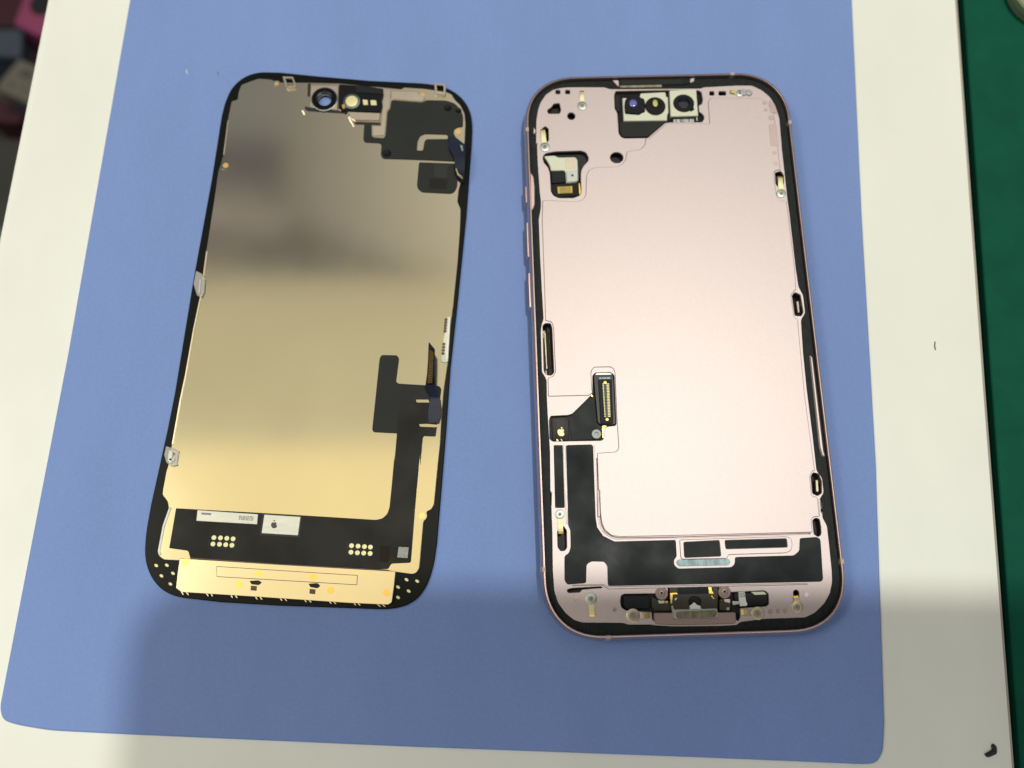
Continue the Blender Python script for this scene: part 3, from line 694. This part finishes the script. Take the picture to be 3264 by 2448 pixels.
slab('shield', pt, M['film'], [(-4.29,-63.40),(2.96,-63.52),(3.00,-65.06),(-4.24,-65.01)], 5.38, 5.45, r=0.2)
slab('gold_trim', pt, M['yellow'], [(-6.08,-64.66),(-4.56,-64.64),(-4.25,-64.95),(-5.56,-65.01),(-5.81,-67.01),(-6.17,-67.08)], 5.38, 5.5, r=0.1)
slab('gold_trim', pt, M['yellow'], [(3.07,-63.67),(3.77,-63.41),(3.81,-64.27),(4.20,-65.10),(3.16,-65.04)], 5.38, 5.5, r=0.15)
slab('gold_trim', pt, M['pad'], [(-5.17,-66.05),(-4.73,-65.73),(-4.53,-65.99),(-5.00,-66.43)], 5.38, 5.5)
slab('gold_trim', pt, M['yellow'], [(3.48,-65.57),(3.75,-65.61),(4.32,-66.22),(4.14,-66.32)], 5.38, 5.5)
slab('solder', pt, M['lensblack'], ell((-0.36,-66.84), 1.55, 1.35), 5.38, 5.52, ch=0.1)
slab('white_tab', pt, M['white'], [(-1.70,-67.62),(-1.18,-67.47),(-0.90,-67.07),(-0.59,-67.00),(-0.24,-67.17),(-0.01,-67.56),(0.81,-67.78),(1.02,-68.68),(-1.70,-68.76)], 5.38, 5.62, r=0.25, ch=0.06)
lip = slab('port_rim', PH, M['bright'], [(-6.17,-67.57),(-5.58,-67.51),(-5.43,-68.44),(4.66,-68.51),(4.76,-68.84),(4.52,-70.48),(3.96,-70.71),(-5.23,-70.71),(-5.75,-70.58)], 5.35, 5.75, r=0.2, ch=0.1)
slab('port_tongue', lip, M['portmetal'], [(-4.78,-68.99),(4.34,-68.94),(4.53,-69.35),(4.32,-70.23),(3.79,-70.49),(-4.73,-70.50),(-5.12,-70.11),(-5.04,-69.31)], 5.7, 5.86, r=0.3, ch=0.08)
slab('port_ledge', PH, M['pink_frame'], [(-10.09,-69.07),(-5.75,-69.17),(-5.69,-70.63),(4.68,-70.65),(4.99,-69.44),(8.97,-69.51),(9.01,-71.34),(8.74,-72.06),(5.05,-72.14),(-5.46,-72.05),(-10.02,-71.66),(-10.29,-71.01)], 5.40, 5.58, r=0.25, ch=0.12)
slab('cable_block', PH, M['olive'], [(5.65,-66.43),(7.86,-66.25),(8.40,-67.82),(7.94,-69.11),(5.50,-69.04)], 3.52, 4.4, r=0.3, ch=0.1)
slab('coax_plug', PH, M['bright'], [(6.55,-66.38),(8.16,-66.35),(8.14,-67.49),(6.74,-67.13)], 4.4, 4.9, r=0.2, ch=0.1)
slab('coax_plug', PH, M['brown'], [(5.81,-66.44),(6.57,-66.38),(6.48,-67.08),(5.84,-67.01)], 4.4, 4.8, r=0.2, ch=0.1)
slab('coax_plug', PH, M['bright'], [(8.53,-66.85),(10.54,-67.04),(10.56,-67.73),(8.68,-67.97)], 3.52, 4.9, r=0.2, ch=0.1)
slab('coax_plug', PH, M['bright'], [(7.10,-68.28),(8.03,-68.30),(7.88,-69.03),(7.12,-69.09)], 3.52, 4.7, r=0.2, ch=0.1)
mg = slab('magnet_cover', PH, M['lensblack'], [(9.29,-65.22),(16.25,-65.10),(17.04,-65.62),(17.00,-67.67),(16.29,-68.06),(12.05,-68.18),(9.32,-66.70)], 3.52, 4.5, r=0.4)
slab('steel_plate', mg, M['cream'], [(13.25,-64.96),(16.29,-64.99),(16.90,-65.63),(14.11,-65.68)], 4.5, 5.0, r=0.15)
tg = slab('white_tag', PH, M['white'], [(10.23,-64.75),(11.63,-64.74),(11.78,-67.12),(12.05,-67.78),(11.77,-68.13),(10.33,-68.18),(10.19,-66.99)], 4.5, 5.3, r=0.12)
fcu = bpy.data.curves.new('tag_text', 'FONT')
fcu.body = 'SS'
fcu.size = 1.5 * S
fo = bpy.data.objects.new('tag_text', fcu)
col.objects.link(fo)
bpy.context.view_layer.update()
tm = bpy.data.meshes.new_from_object(fo.evaluated_get(bpy.context.evaluated_depsgraph_get()))
bpy.data.objects.remove(fo)
tm.materials.append(M['printdark'])
to = bpy.data.objects.new('lettering', tm)
col.objects.link(to)
to.parent = tg
q = (10.30,-66.10)
to.location = (q[0] * S, q[1] * S, 5.34 * S)
for c in ((-8.12,-64.74), (6.78,-64.85)):
    ly = lathe('lug', PH, M['lug'], c, [(1.5, 5.3), (1.5, 5.62), (1.4, 5.70), (0.8, 5.70), (0.75, 5.6)], 28)
    lathe('screw', ly, M['portmetal'], (c[0], c[1] + 0.15), [(0.65, 5.5), (0.65, 5.68), (0.6, 5.70), (0.3, 5.70), (0.25, 5.6)], 18)

# ------------------------------------------------------------------ display panel, lying face down
DP = thing('display_panel', 'phone display panel lying face down with gold metal back and black border', 'display', (-92, 6, 0))
GL = [(-32.86,13.68),(-29.55,42.74),(-27.89,61.28),(-27.13,65.82),(-25.67,69.98),(-23.38,72.66),(-20.95,74.21),(-17.78,75.02),(-12.07,74.72),(-1.33,73.23),(12.95,71.49),(29.00,70.20),(33.98,68.94),(37.51,66.69),(39.94,63.43),(41.12,59.90),(41.37,56.35),(41.04,50.50),(39.30,30.39),(36.36,3.75),(34.43,-12.46),(33.13,-28.99),(31.91,-42.31),(30.54,-56.91),(29.88,-61.33),(29.09,-64.35),(27.87,-67.34),(25.64,-70.21),(22.56,-71.78),(18.48,-72.39),(-8.06,-70.67),(-21.69,-69.47),(-31.96,-68.00),(-35.46,-66.47),(-38.00,-64.05),(-39.75,-60.97),(-40.61,-57.56),(-40.67,-52.42),(-39.90,-45.51),(-37.01,-26.40),(-35.80,-17.14)]
chole = (0.62,65.19)
LH = ell(chole, 1.85, 1.85)
glass = slab('cover_glass', DP, M['glass'], GL, 0.02, 0.85, r=5.0, ch=0.2, holes=[LH])
FO = [(-29.75,21.14),(-28.44,35.63),(-27.73,44.59),(-27.26,46.18),(-26.65,49.23),(-25.95,59.69),(-25.18,65.59),(-23.54,66.03),(-23.37,68.34),(-22.69,70.64),(-19.98,71.78),(-17.88,72.53),(-14.32,72.12),(-12.80,71.19),(-4.28,70.86),(4.17,70.44),(16.61,68.84),(21.94,68.10),(22.36,68.69),(27.97,68.15),(34.17,67.03),(35.76,66.19),(36.44,64.74),(38.18,62.70),(39.30,59.91),(39.50,56.83),(39.19,51.38),(38.25,40.65),(37.33,36.89),(36.97,33.52),(37.79,31.26),(37.54,25.71),(36.78,16.25),(35.35,3.57),(34.66,-0.97),(33.89,-10.83),(32.67,-18.73),(32.17,-24.15),(31.62,-32.47),(31.04,-37.40),(29.97,-47.61),(29.26,-48.85),(28.07,-49.30),(28.20,-50.69),(27.33,-51.71),(26.27,-62.95),(25.54,-64.01),(24.62,-64.32),(20.57,-63.66),(15.77,-62.64),(-25.48,-58.72),(-31.95,-59.38),(-35.55,-59.10),(-36.99,-58.11),(-37.34,-57.02),(-36.54,-50.88),(-35.28,-46.42),(-35.61,-45.01),(-37.05,-43.22),(-36.97,-41.82),(-36.45,-37.48),(-36.07,-36.00),(-35.55,-30.75),(-34.25,-19.28),(-33.30,-12.66),(-31.93,-0.32),(-30.62,8.63)]
foil = slab('metal_back', DP, M['gold'], FO, 0.86, 1.45, r=0.5, ch=0.12, holes=[LH])
# thin raised lip down the left side of the foil
lipA = [(-29.74,21.11),(-30.61,8.61),(-31.91,-0.34),(-33.28,-12.67),(-34.24,-19.29),(-35.53,-30.76)]
lipB = [(-29.23,21.10),(-30.10,8.59),(-31.41,-0.35),(-32.79,-12.69),(-33.75,-19.31),(-35.05,-30.77)]
slab('foil_lip', foil, M['gold_edge'], lipA + lipB[::-1], 1.40, 1.56, ch=0.08)
lipA = [(-25.93,59.66),(-26.64,49.20)]; lipB = [(-25.55,59.65),(-26.22,49.19)]
slab('foil_lip', foil, M['gold_edge'], lipA + lipB[::-1], 1.40, 1.56, ch=0.08)
lipA = [(-35.15,-46.42),(-36.46,-50.89),(-37.21,-57.02),(-36.73,-58.12)]; lipB = [(-34.52,-46.51),(-35.83,-50.91),(-36.60,-57.04),(-36.28,-57.73)]
slab('foil_lip', foil, M['silver'], lipA + lipB[::-1], 1.40, 1.58, ch=0.08)

# lower black flex with its chips and contacts
FLX = [(21.86,-22.09),(22.99,-21.26),(25.64,-21.22),(29.21,-21.91),(30.87,-26.97),(27.28,-30.69),(26.61,-38.22),(26.55,-35.16),(25.64,-44.36),(24.20,-61.55),(19.43,-61.62),(18.68,-62.94),(-8.20,-60.87),(-29.16,-58.83),(-29.74,-57.12),(-34.38,-56.34),(-33.33,-46.71),(-8.62,-48.78),(15.72,-50.98),(17.28,-50.68),(18.49,-49.57),(19.00,-48.02),(19.58,-42.08),(20.19,-34.98),(20.10,-37.65),(20.75,-30.12),(21.04,-24.77)]
flex = slab('flex_cable', DP, M['flexblack'], FLX, 1.60, 1.70, r=0.5)
slab('flex_pad', flex, M['tape'], [(-33.35,-46.71),(-34.39,-56.34),(-29.75,-57.12),(-29.17,-58.83),(-21.95,-59.45),(17.17,-62.69),(19.21,-57.33),(10.91,-55.72),(8.15,-55.64),(-1.52,-55.01),(-12.21,-54.70),(-13.71,-51.57),(-28.28,-50.45),(-28.81,-47.15)], 1.46, 1.66)
tp = slab('black_tape', DP, M['tape'], [(16.80,-8.86),(20.77,-9.05),(21.31,-9.94),(20.56,-16.09),(21.16,-16.58),(31.51,-17.50),(32.07,-18.26),(30.52,-30.57),(27.46,-30.36),(20.55,-29.48),(14.94,-29.02),(14.56,-28.39),(16.31,-9.72)], 1.46, 1.58, r=0.4,
          holes=[[(25.55,-20.92),(28.75,-21.01),(29.00,-21.75),(25.80,-21.66)], [(26.36,-27.28),(28.50,-27.30),(31.22,-27.63),(30.80,-28.22),(26.61,-27.93)]])
# gold slits show through the tape and the cable
slab('slit', tp, M['gold'], [(25.56,-20.95),(28.76,-21.04),(29.01,-21.78),(25.81,-21.69)], 1.59, 1.73, r=0.15)
slab('slit', tp, M['gold'], [(26.38,-27.31),(28.51,-27.33),(31.23,-27.66),(30.81,-28.25),(26.63,-27.96)], 1.59, 1.73, r=0.15)

c1 = slab('chip_shield', DP, M['label'], [(-27.97,-47.33),(-13.09,-48.80),(-13.20,-51.28),(-28.09,-49.99)], 1.71, 2.1, r=0.12, ch=0.08)
slab('print', c1, M['print'], [(-26.89,-47.99),(-24.52,-48.23),(-24.57,-48.71),(-26.93,-48.47)], 2.09, 2.115)
a, b, c_, d_ = [(-17.68,-48.95),(-14.10,-49.26),(-14.19,-50.43),(-17.73,-50.15)]
bits = []
for row in range(3):
    u = 0.0
    while u < 0.95:
        wd = random.choice((0.05, 0.08, 0.13))
        p0, p1 = lerp(a, d_, (row + 0.08) / 3), lerp(b, c_, (row + 0.08) / 3)
        q0, q1 = lerp(a, d_, (row + 0.8) / 3), lerp(b, c_, (row + 0.8) / 3)
        e_ = min(1, u + wd)
        bits.append(slab('', None, None, [lerp(p0, p1, u), lerp(p0, p1, e_), lerp(q0, q1, e_), lerp(q0, q1, u)], 2.09, 2.115, raw=True))
        u += wd + random.choice((0.03, 0.06))
merge('print', c1, M['print'], bits)
c2 = slab('chip_shield', DP, M['label'], [(-11.56,-48.91),(-2.67,-49.73),(-3.17,-54.25),(-12.08,-53.44)], 1.71, 2.1, r=0.12, ch=0.08)
ap = [(-9.13,-50.99),(-9.55,-50.84),(-9.81,-51.25),(-9.79,-51.73),(-9.50,-52.22),(-9.15,-52.36),(-8.81,-52.31),(-8.47,-52.18),(-8.31,-51.77),(-8.59,-51.49),(-8.43,-51.08),(-8.79,-50.86)]
lf = [(-9.14,-50.78),(-9.28,-50.50),(-9.01,-50.30),(-8.80,-50.59)]
merge('emblem', c2, M['printdark'], [slab('', None, None, ap, 2.09, 2.12, r=0.1, raw=True), slab('', None, None, lf, 2.09, 2.12, r=0.06, raw=True)])
slab('print', c2, M['label'], [(-5.98,-50.19),(-3.69,-50.39),(-3.97,-52.41),(-6.26,-52.24)], 2.09, 2.125)
slab('shield_rim', flex, M['dark'], [(-12.08,-48.51),(-2.35,-49.35),(-2.82,-54.71),(-12.57,-53.88)], 1.70, 1.74, r=0.2)
for c in [(-23.67,-54.14),(-22.08,-54.25),(-20.53,-54.40),(-19.00,-54.58),(-23.83,-55.67),(-22.24,-55.78),(-20.73,-55.93),(-19.21,-56.11),(9.81,-57.06),(11.40,-57.21),(12.95,-57.39),(14.40,-57.54),(9.70,-58.62),(11.25,-58.81),(12.79,-58.92),(14.34,-59.07)]:
    lathe('contact_pad', flex, M['pad'], c, [(0.57, 1.68), (0.57, 1.75), (0.52, 1.76)], 18)
slab('pad_frame', flex, M['film'], [(-25.00,-53.31),(-18.01,-53.92),(-18.20,-57.19),(-25.09,-56.65)], 1.69, 1.725, r=0.4)
slab('pad_frame', flex, M['film'], [(8.59,-56.07),(15.76,-56.72),(15.52,-60.12),(8.40,-59.47)], 1.69, 1.725, r=0.4)
slab('brown_patch', flex, M['darkbrown'], [(16.80,-57.26),(19.22,-57.51),(18.89,-61.40),(16.55,-61.06)], 1.69, 1.725, r=0.3)
slab('code_patch', flex, M['greypatch'], [(21.28,-57.67),(23.70,-57.88),(23.42,-60.45),(20.94,-60.17)], 1.69, 1.725)

# folded bottom tab
tab = slab('bottom_tab', DP, M['gold_tab'], [(-31.62,-58.85),(-8.12,-61.02),(20.57,-63.49),(20.24,-66.82),(19.70,-70.79),(18.79,-71.32),(9.13,-70.61),(-11.24,-68.68),(-30.61,-66.91),(-32.10,-65.94),(-31.92,-62.27)], 0.9, 2.0, r=0.3, ch=0.1)
slab('raised_strip', tab, M['gold_tab'], [(-22.68,-61.01),(11.51,-64.16),(11.34,-66.50),(-22.41,-63.56)], 1.95, 2.16, r=0.25, ch=0.14)
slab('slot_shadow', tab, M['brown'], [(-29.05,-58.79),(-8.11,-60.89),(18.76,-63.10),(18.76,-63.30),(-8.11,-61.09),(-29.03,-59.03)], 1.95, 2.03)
for c in [(-12.32,-63.03),(0.79,-64.18)]:
    slab('yellow_mark', tab, M['yellowpaint'], ell(c, 1.0, 0.75, 18), 2.1, 2.19)
for c in [(-17.05,-65.55),(5.02,-67.54),(-30.07,-59.88),(18.45,-68.50)]:
    slab('yellow_mark', tab, M['yellowpaint'], ell(c, 0.95, 0.85, 18), 1.95, 2.04)
for q in ([(-14.44,-64.74),(-12.33,-64.67),(-11.56,-65.23),(-12.29,-65.80),(-13.99,-65.55)], [(-0.27,-65.83),(1.80,-65.75),(2.53,-66.37),(1.83,-66.95),(0.16,-66.64)]):
    slab('component', tab, M['lensblack'], q, 1.95, 2.35, r=0.2, ch=0.1)
for q in ([(-14.09,-65.88),(-12.73,-66.02),(-12.75,-67.11),(-14.11,-66.97)], [(-0.00,-67.06),(1.36,-67.20),(1.32,-68.33),(-0.04,-68.15)]):
    slab('component', tab, M['brown'], q, 1.95, 2.2, ch=0.06)
for q in ([(-31.11,-66.68),(-30.77,-66.69),(-30.28,-67.47),(-30.45,-67.50)], [(-29.98,-66.78),(-29.60,-66.86),(-29.08,-67.60),(-29.29,-67.60)],
          [(-25.14,-67.22),(-24.79,-67.27),(-24.31,-68.01),(-24.48,-68.04)], [(-24.01,-67.36),(-23.67,-67.40),(-23.22,-68.11),(-23.39,-68.10)],
          [(-19.24,-67.80),(-18.89,-67.84),(-18.46,-68.52),(-18.62,-68.55)], [(-18.14,-67.90),(-17.80,-67.94),(-17.30,-68.62),(-17.50,-68.64)],
          [(-13.27,-68.37),(-12.93,-68.42),(-12.53,-69.09),(-12.70,-69.12)], [(-12.21,-68.47),(-11.87,-68.51),(-11.37,-69.19),(-11.58,-69.19)],
          [(-7.38,-68.91),(-7.04,-68.96),(-6.61,-69.60),(-6.78,-69.63)], [(-6.29,-69.01),(-5.95,-69.05),(-5.45,-69.70),(-5.65,-69.69)],
          [(-1.52,-69.48),(-1.18,-69.53),(-0.76,-70.10),(-0.93,-70.13)], [(-0.43,-69.58),(-0.09,-69.63),(0.40,-70.20),(0.20,-70.20)],
          [(4.44,-70.03),(4.78,-70.07),(5.19,-70.64),(5.03,-70.67)], [(5.49,-70.12),(5.83,-70.17),(6.32,-70.74),(6.11,-70.74)],
          [(10.29,-70.56),(10.63,-70.61),(11.07,-71.18),(10.91,-71.18)], [(11.27,-70.66),(11.61,-70.70),(12.16,-71.28),(11.96,-71.28)],
          [(15.83,-70.99),(16.17,-71.04),(17.02,-71.69),(16.78,-71.68)], [(17.02,-71.03),(17.36,-71.07),(18.14,-71.72),(17.87,-71.72)]):
    slab('foil_burr', tab, M['gold_edge'], q, 0.86, 1.5)
for c in [(-37.55,-60.36),(-34.99,-60.37),(-33.39,-62.34),(-36.12,-62.87),(-33.84,-64.85),(23.09,-65.52),(25.66,-65.94),(21.03,-67.21),(23.60,-68.22),(21.04,-69.64)]:
    slab('glue_dot', glass, M['pad'], ell(c, 0.52, 0.34, 16, -0.6), 0.84, 0.90, ch=0.04)

# plastic clips on the left edge and at the top
def edge_clip(pts, ins):
    e = slab('edge_clip', DP, M['clear'], pts, 0.9, 2.0, r=0.25, ch=0.15)
    slab('clip_ribs', e, M['silver'], ins, 1.98, 2.12, r=0.1, ch=0.05)
edge_clip([(-31.92,15.42),(-30.39,14.63),(-29.33,12.94),(-29.40,9.22),(-30.02,7.92),(-31.29,8.53),(-32.37,11.77)], [(-30.85,12.94),(-30.27,12.92),(-30.42,8.79),(-31.02,9.02)])
edge_clip([(-36.74,-31.12),(-34.47,-31.94),(-33.39,-32.61),(-33.65,-36.16),(-34.93,-36.35),(-36.39,-35.33),(-37.03,-33.44)], [(-35.90,-32.18),(-34.84,-32.58),(-35.00,-35.77),(-36.01,-34.99)])
edge_clip([(-35.56,-32.75),(-34.18,-33.02),(-34.40,-33.61),(-35.67,-33.35)], [(-35.58,-34.27),(-34.24,-34.50),(-34.42,-35.05),(-35.69,-34.79)])
def frame_clip(o, i):
    slab('edge_clip', DP, M['bronze'], o, 1.4, 2.2, r=0.25, holes=[i], hr=0.2, ch=0.1)
frame_clip([(-11.19,72.56),(-8.17,72.33),(-7.09,69.37),(-7.29,68.78),(-9.65,68.64),(-10.39,69.65)], [(-10.28,71.86),(-8.50,71.69),(-7.80,69.59),(-9.67,69.44)])
frame_clip([(30.97,69.33),(33.87,69.09),(34.32,68.12),(34.08,65.49),(31.26,65.80)], [(31.74,68.67),(33.51,68.46),(33.60,66.46),(31.83,66.66)])
# clip strip on the right edge
st = slab('side_strip', DP, M['cream'], [(33.56,0.76),(34.71,1.07),(33.85,-11.04),(33.20,-11.47),(32.25,-11.22),(31.93,-10.55),(32.47,-6.43),(33.08,-3.31)], 1.46, 1.75, r=0.2, ch=0.08)
for k in range(9):
    a, b = [(33.49,0.19),(33.19,-2.97)] if k < 5 else [(32.83,-6.44),(32.52,-9.78)]
    t_ = (k if k < 5 else k - 5) / 4
    slab('tooth', st, M['brown'], ell(lerp(a, b, t_), 0.45, 0.4, 12), 1.7, 1.82, ch=0.04)
slab('strip_edge', st, M['silver'], [(34.21,0.74),(34.57,0.78),(33.75,-10.49),(33.32,-10.58)], 1.7, 1.82)

# upright connector tail
tail = ribbon('connector_tail', DP, M['navy'],
              [(29.09,-6.57,4.00),(28.91,-11.48,4.20),(28.60,-14.86,3.80),(28.11,-17.85,3.20),(29.16,-20.22,2.60)],
              [(30.64,-9.05,6.20),(30.59,-12.16,6.40),(30.55,-15.46,5.80),(30.66,-18.22,4.80),(31.00,-20.69,3.40)], 0.25)
pl = []
for k in range(20):
    a0, b0 = Vector((29.43,-8.69,4.75)), Vector((30.55,-9.83,6.25))
    a1, b1 = Vector((28.77,-17.42,4.00)), Vector((30.07,-17.56,5.20))
    t0, t1 = (k + 0.1) / 20, (k + 0.65) / 20
    up = Vector((-0.05, -0.05, 0.12))
    p0, p1, p2, p3 = a0.lerp(a1, t0) + up, b0.lerp(b1, t0) + up, b0.lerp(b1, t1) + up, a0.lerp(a1, t1) + up
    vv = [tuple(x_) for x_ in (p0, p1, p2, p3)] + [tuple(x_ - Vector((0, 0, 0.1))) for x_ in (p0, p1, p2, p3)]
    pl.append((vv, [(3, 2, 1, 0), (4, 5, 6, 7), (0, 1, 5, 4), (1, 2, 6, 5), (2, 3, 7, 6), (3, 0, 4, 7)]))
merge('pin_row', tail, M['yellow'], pl)
ribbon('pin_housing', tail, M['flexblack'], [(29.35,-8.46,4.72),(28.64,-17.74,3.97)], [(30.64,-9.69,6.28),(30.24,-17.85,5.25)], 0.2)
# folded cable below the connector
ribbon('folded_cable', DP, M['navy'],
       [(29.25,-20.31,2.50),(29.32,-21.38,2.90),(28.91,-22.74,2.30),(28.67,-24.86,2.20),(28.74,-27.05,1.90)],
       [(31.78,-20.66,3.20),(31.79,-21.57,3.40),(32.03,-23.42,3.00),(31.85,-25.52,2.80),(31.44,-27.19,2.20)], 0.2)
slab('cable_base', DP, M['flexblack'], [(25.50,-21.87),(28.97,-21.97),(31.57,-25.06),(31.13,-27.30),(26.42,-27.06)], 1.705, 1.77, r=0.4)

# ---- top: earpiece sensors and upper flex
TF = [(19.09,64.68),(27.77,63.71),(28.65,64.43),(34.15,64.17),(36.56,63.24),(38.28,61.23),(38.91,59.00),(38.74,55.83),(37.54,55.86),(36.33,55.16),(36.21,53.95),(37.05,52.23),(38.34,51.24),(38.47,45.48),(36.09,45.49),(26.81,46.21),(16.88,46.83),(16.23,47.73),(16.43,51.03),(15.77,51.58),(11.87,51.87),(11.43,52.66),(11.63,57.45),(13.66,57.40),(13.69,54.05),(14.13,53.31),(17.07,52.99),(17.45,53.71),(18.01,61.25),(18.66,61.85)]
uf = slab('upper_flex', DP, M['tape'], TF, 1.46, 1.65, r=0.6, ch=0.05,
          holes=[[(26.07,49.03),(26.29,51.79),(27.06,53.46),(28.37,54.03),(34.46,53.63),(34.62,52.30),(28.80,52.40),(28.14,51.74),(27.73,48.98)]], hr=0.4)
pd_ = slab('sensor_pad', DP, M['tape'], [(26.91,45.44),(37.16,44.81),(36.95,37.73),(35.74,35.88),(27.20,36.58),(26.02,38.01),(26.59,45.09)], 1.46, 1.62, r=1.2)
slab('window', pd_, M['dark'], [(30.79,44.73),(34.46,44.40),(34.13,40.50),(30.61,40.82)], 1.6, 1.645, r=0.2)
slab('window', pd_, M['flexblack'], [(29.58,40.50),(34.30,40.26),(34.05,37.32),(29.34,37.56)], 1.6, 1.64, r=0.2)
lathe('stud', uf, M['lensblack'], (17.97,48.32), [(1.1, 1.6), (1.1, 1.75), (0.8, 1.95), (0.3, 1.9)], 22)
lathe('stud', uf, M['lensblack'], (34.68,61.72), [(1.0, 1.6), (1.0, 1.75), (0.7, 1.95), (0.3, 1.9)], 22)
lathe('stud', uf, M['lensblack'], (37.63,60.91), [(0.8, 1.6), (0.8, 1.75), (0.6, 1.95), (0.3, 1.9)], 22)
# navy tail folded over the right edge
nt_ = ribbon('folded_tail', DP, M['navy'],
       [(34.70,52.95,2.20),(34.90,49.11,2.60),(36.18,46.23,3.00),(36.47,42.70,3.40),(36.93,40.51,2.60),(37.93,39.34,1.40)],
       [(37.12,51.59,3.20),(39.29,49.06,4.20),(39.25,45.99,4.60),(39.07,42.10,4.40),(38.87,39.92,3.20),(38.68,38.86,1.60)], 0.2)
slab('clasp', nt_, M['steel'], [(37.97,48.75),(38.65,48.49),(38.84,47.07),(38.51,46.72)], 4.3, 4.65, r=0.15)
ribbon('loop', nt_, M['portmetal'], [(36.64,42.02,4.00),(37.09,40.46,3.60),(38.42,39.43,2.80)], [(36.92,42.08,4.10),(37.42,40.75,3.70),(38.65,39.96,2.90)], 0.1)

# camera ring and sensor bar
sq = slab('camera_seat', DP, M['bronze'], [(-3.28,69.75),(4.48,69.43),(4.24,61.76),(-3.37,62.82)], 1.46, 1.8, r=0.2, ch=0.1, holes=[ell(chole, 3.0, 3.0)])
v, f = [], []
n_ = 40
loft([[(chole[0] + r_ * math.cos(2 * math.pi * i / n_), chole[1] + r_ * math.sin(2 * math.pi * i / n_), z_) for i in range(n_)] for r_, z_ in
      [(3.5, 1.75), (3.5, 2.1), (3.35, 2.3), (3.0, 2.3), (2.85, 2.1), (2.5, 1.85), (1.88, 1.7), (1.84, 0.2)]], v, f)
make('camera_ring', v, f, M['lensblack'], sq)
loft_v, loft_f = [], []
loft([[(chole[0] + r_ * math.cos(2 * math.pi * i / n_), chole[1] + r_ * math.sin(2 * math.pi * i / n_), z_) for i in range(n_)] for r_, z_ in [(3.65, 1.8), (3.65, 2.05), (3.5, 2.12), (3.5, 1.8)]], loft_v, loft_f)
make('ring_trim', loft_v, loft_f, M['silver'], sq)
sb = slab('sensor_bar', DP, M['lensblack'], [(4.63,69.66),(12.21,68.97),(16.84,67.98),(16.96,65.63),(16.41,64.90),(16.65,62.67),(16.11,60.72),(7.05,61.20),(6.18,60.86),(4.52,62.25)], 1.46, 2.2, r=0.3, ch=0.15)
c = (8.22,64.18)
lathe('lens_rim', sb, M['teal'], c, [(2.3, 2.15), (2.3, 2.3), (2.15, 2.38), (1.9, 2.38), (1.85, 2.2)], 36)
lathe('lens', sb, M['pad'], c, [(1.7, 2.2), (1.7, 2.34), (1.4, 2.42), (0.3, 2.44)], 32)
slab('sensor', sb, M['pad'], [(11.22,64.67),(12.60,64.44),(12.72,62.91),(11.45,62.94)], 2.15, 2.3, r=0.15, ch=0.05)
slab('sensor', sb, M['pad'], [(13.36,64.42),(14.94,64.26),(15.17,62.77),(13.55,62.81)], 2.15, 2.3, r=0.15, ch=0.05)
slab('upper_bar', sb, M['film'], [(9.17,69.11),(16.77,67.79),(16.78,66.06),(9.21,66.75)], 2.15, 2.5, r=0.2, ch=0.15)
slab('gold_tag', DP, M['yellow'], [(5.51,63.09),(6.20,63.32),(6.44,62.01),(5.86,61.86)], 2.2, 2.32, r=0.1)
slab('bracket', DP, M['bronze'], [(6.80,61.21),(16.09,60.55),(15.95,58.11),(9.24,58.45),(7.91,59.59)], 1.46, 2.0, r=0.25, ch=0.15)
slab('slot', DP, M['dark'], [(8.72,58.35),(16.15,57.84),(16.11,57.04),(9.17,57.46)], 1.46, 1.52, r=0.2)
slab('slot', DP, M['dark'], [(-4.83,63.36),(-3.83,63.09),(4.07,61.90),(6.27,61.40),(6.06,60.91),(-3.80,61.90),(-4.73,62.42)], 1.46, 1.54, r=0.1)
slab('slot', DP, M['dark'], [(-4.14,70.59),(-3.41,70.44),(-3.48,66.34),(-4.19,66.60)], 1.46, 1.54)
slab('bracket', DP, M['bronze'], [(19.31,67.49),(26.25,66.99),(27.01,66.05),(28.44,65.15),(27.88,63.88),(19.03,64.85),(18.87,66.39)], 1.46, 1.7, r=0.4, ch=0.1)
slab('bracket', DP, M['bronze'], [(16.86,68.15),(18.85,67.85),(18.54,62.28),(17.77,61.57),(17.26,54.01),(14.11,53.85),(13.87,56.77),(16.38,56.71)], 1.46, 1.55, r=0.3, ch=0.05)
ribbon('spring_wire', DP, M['bronze'], [(7.19,59.36,2.20),(7.72,58.13,2.00),(8.65,56.63,1.60)], [(7.73,59.47,2.20),(8.19,58.24,2.00),(8.94,56.63,1.60)], 0.1)
ribbon('spring_wire', DP, M['bronze'], [(-5.57,61.83,1.90),(-5.06,60.65,1.60)], [(-5.14,61.94,1.90),(-4.62,60.76,1.60)], 0.1)
for c, rr_ in (((27.73,66.22), 0.8), ((-12.87,70.65), 0.75), ((-25.77,45.95), 0.95), ((37.42,54.56), 0.95), ((26.90,-50.27), 0.9)):
    wl = slab('contact_spot', DP, M['gold'], ell(c, rr_ * 1.4, n=22), 1.452, 1.49)
    slab('gold_dot', wl, M['dotgold'], ell(c, rr_ * 0.8, n=20), 1.48, 1.52)
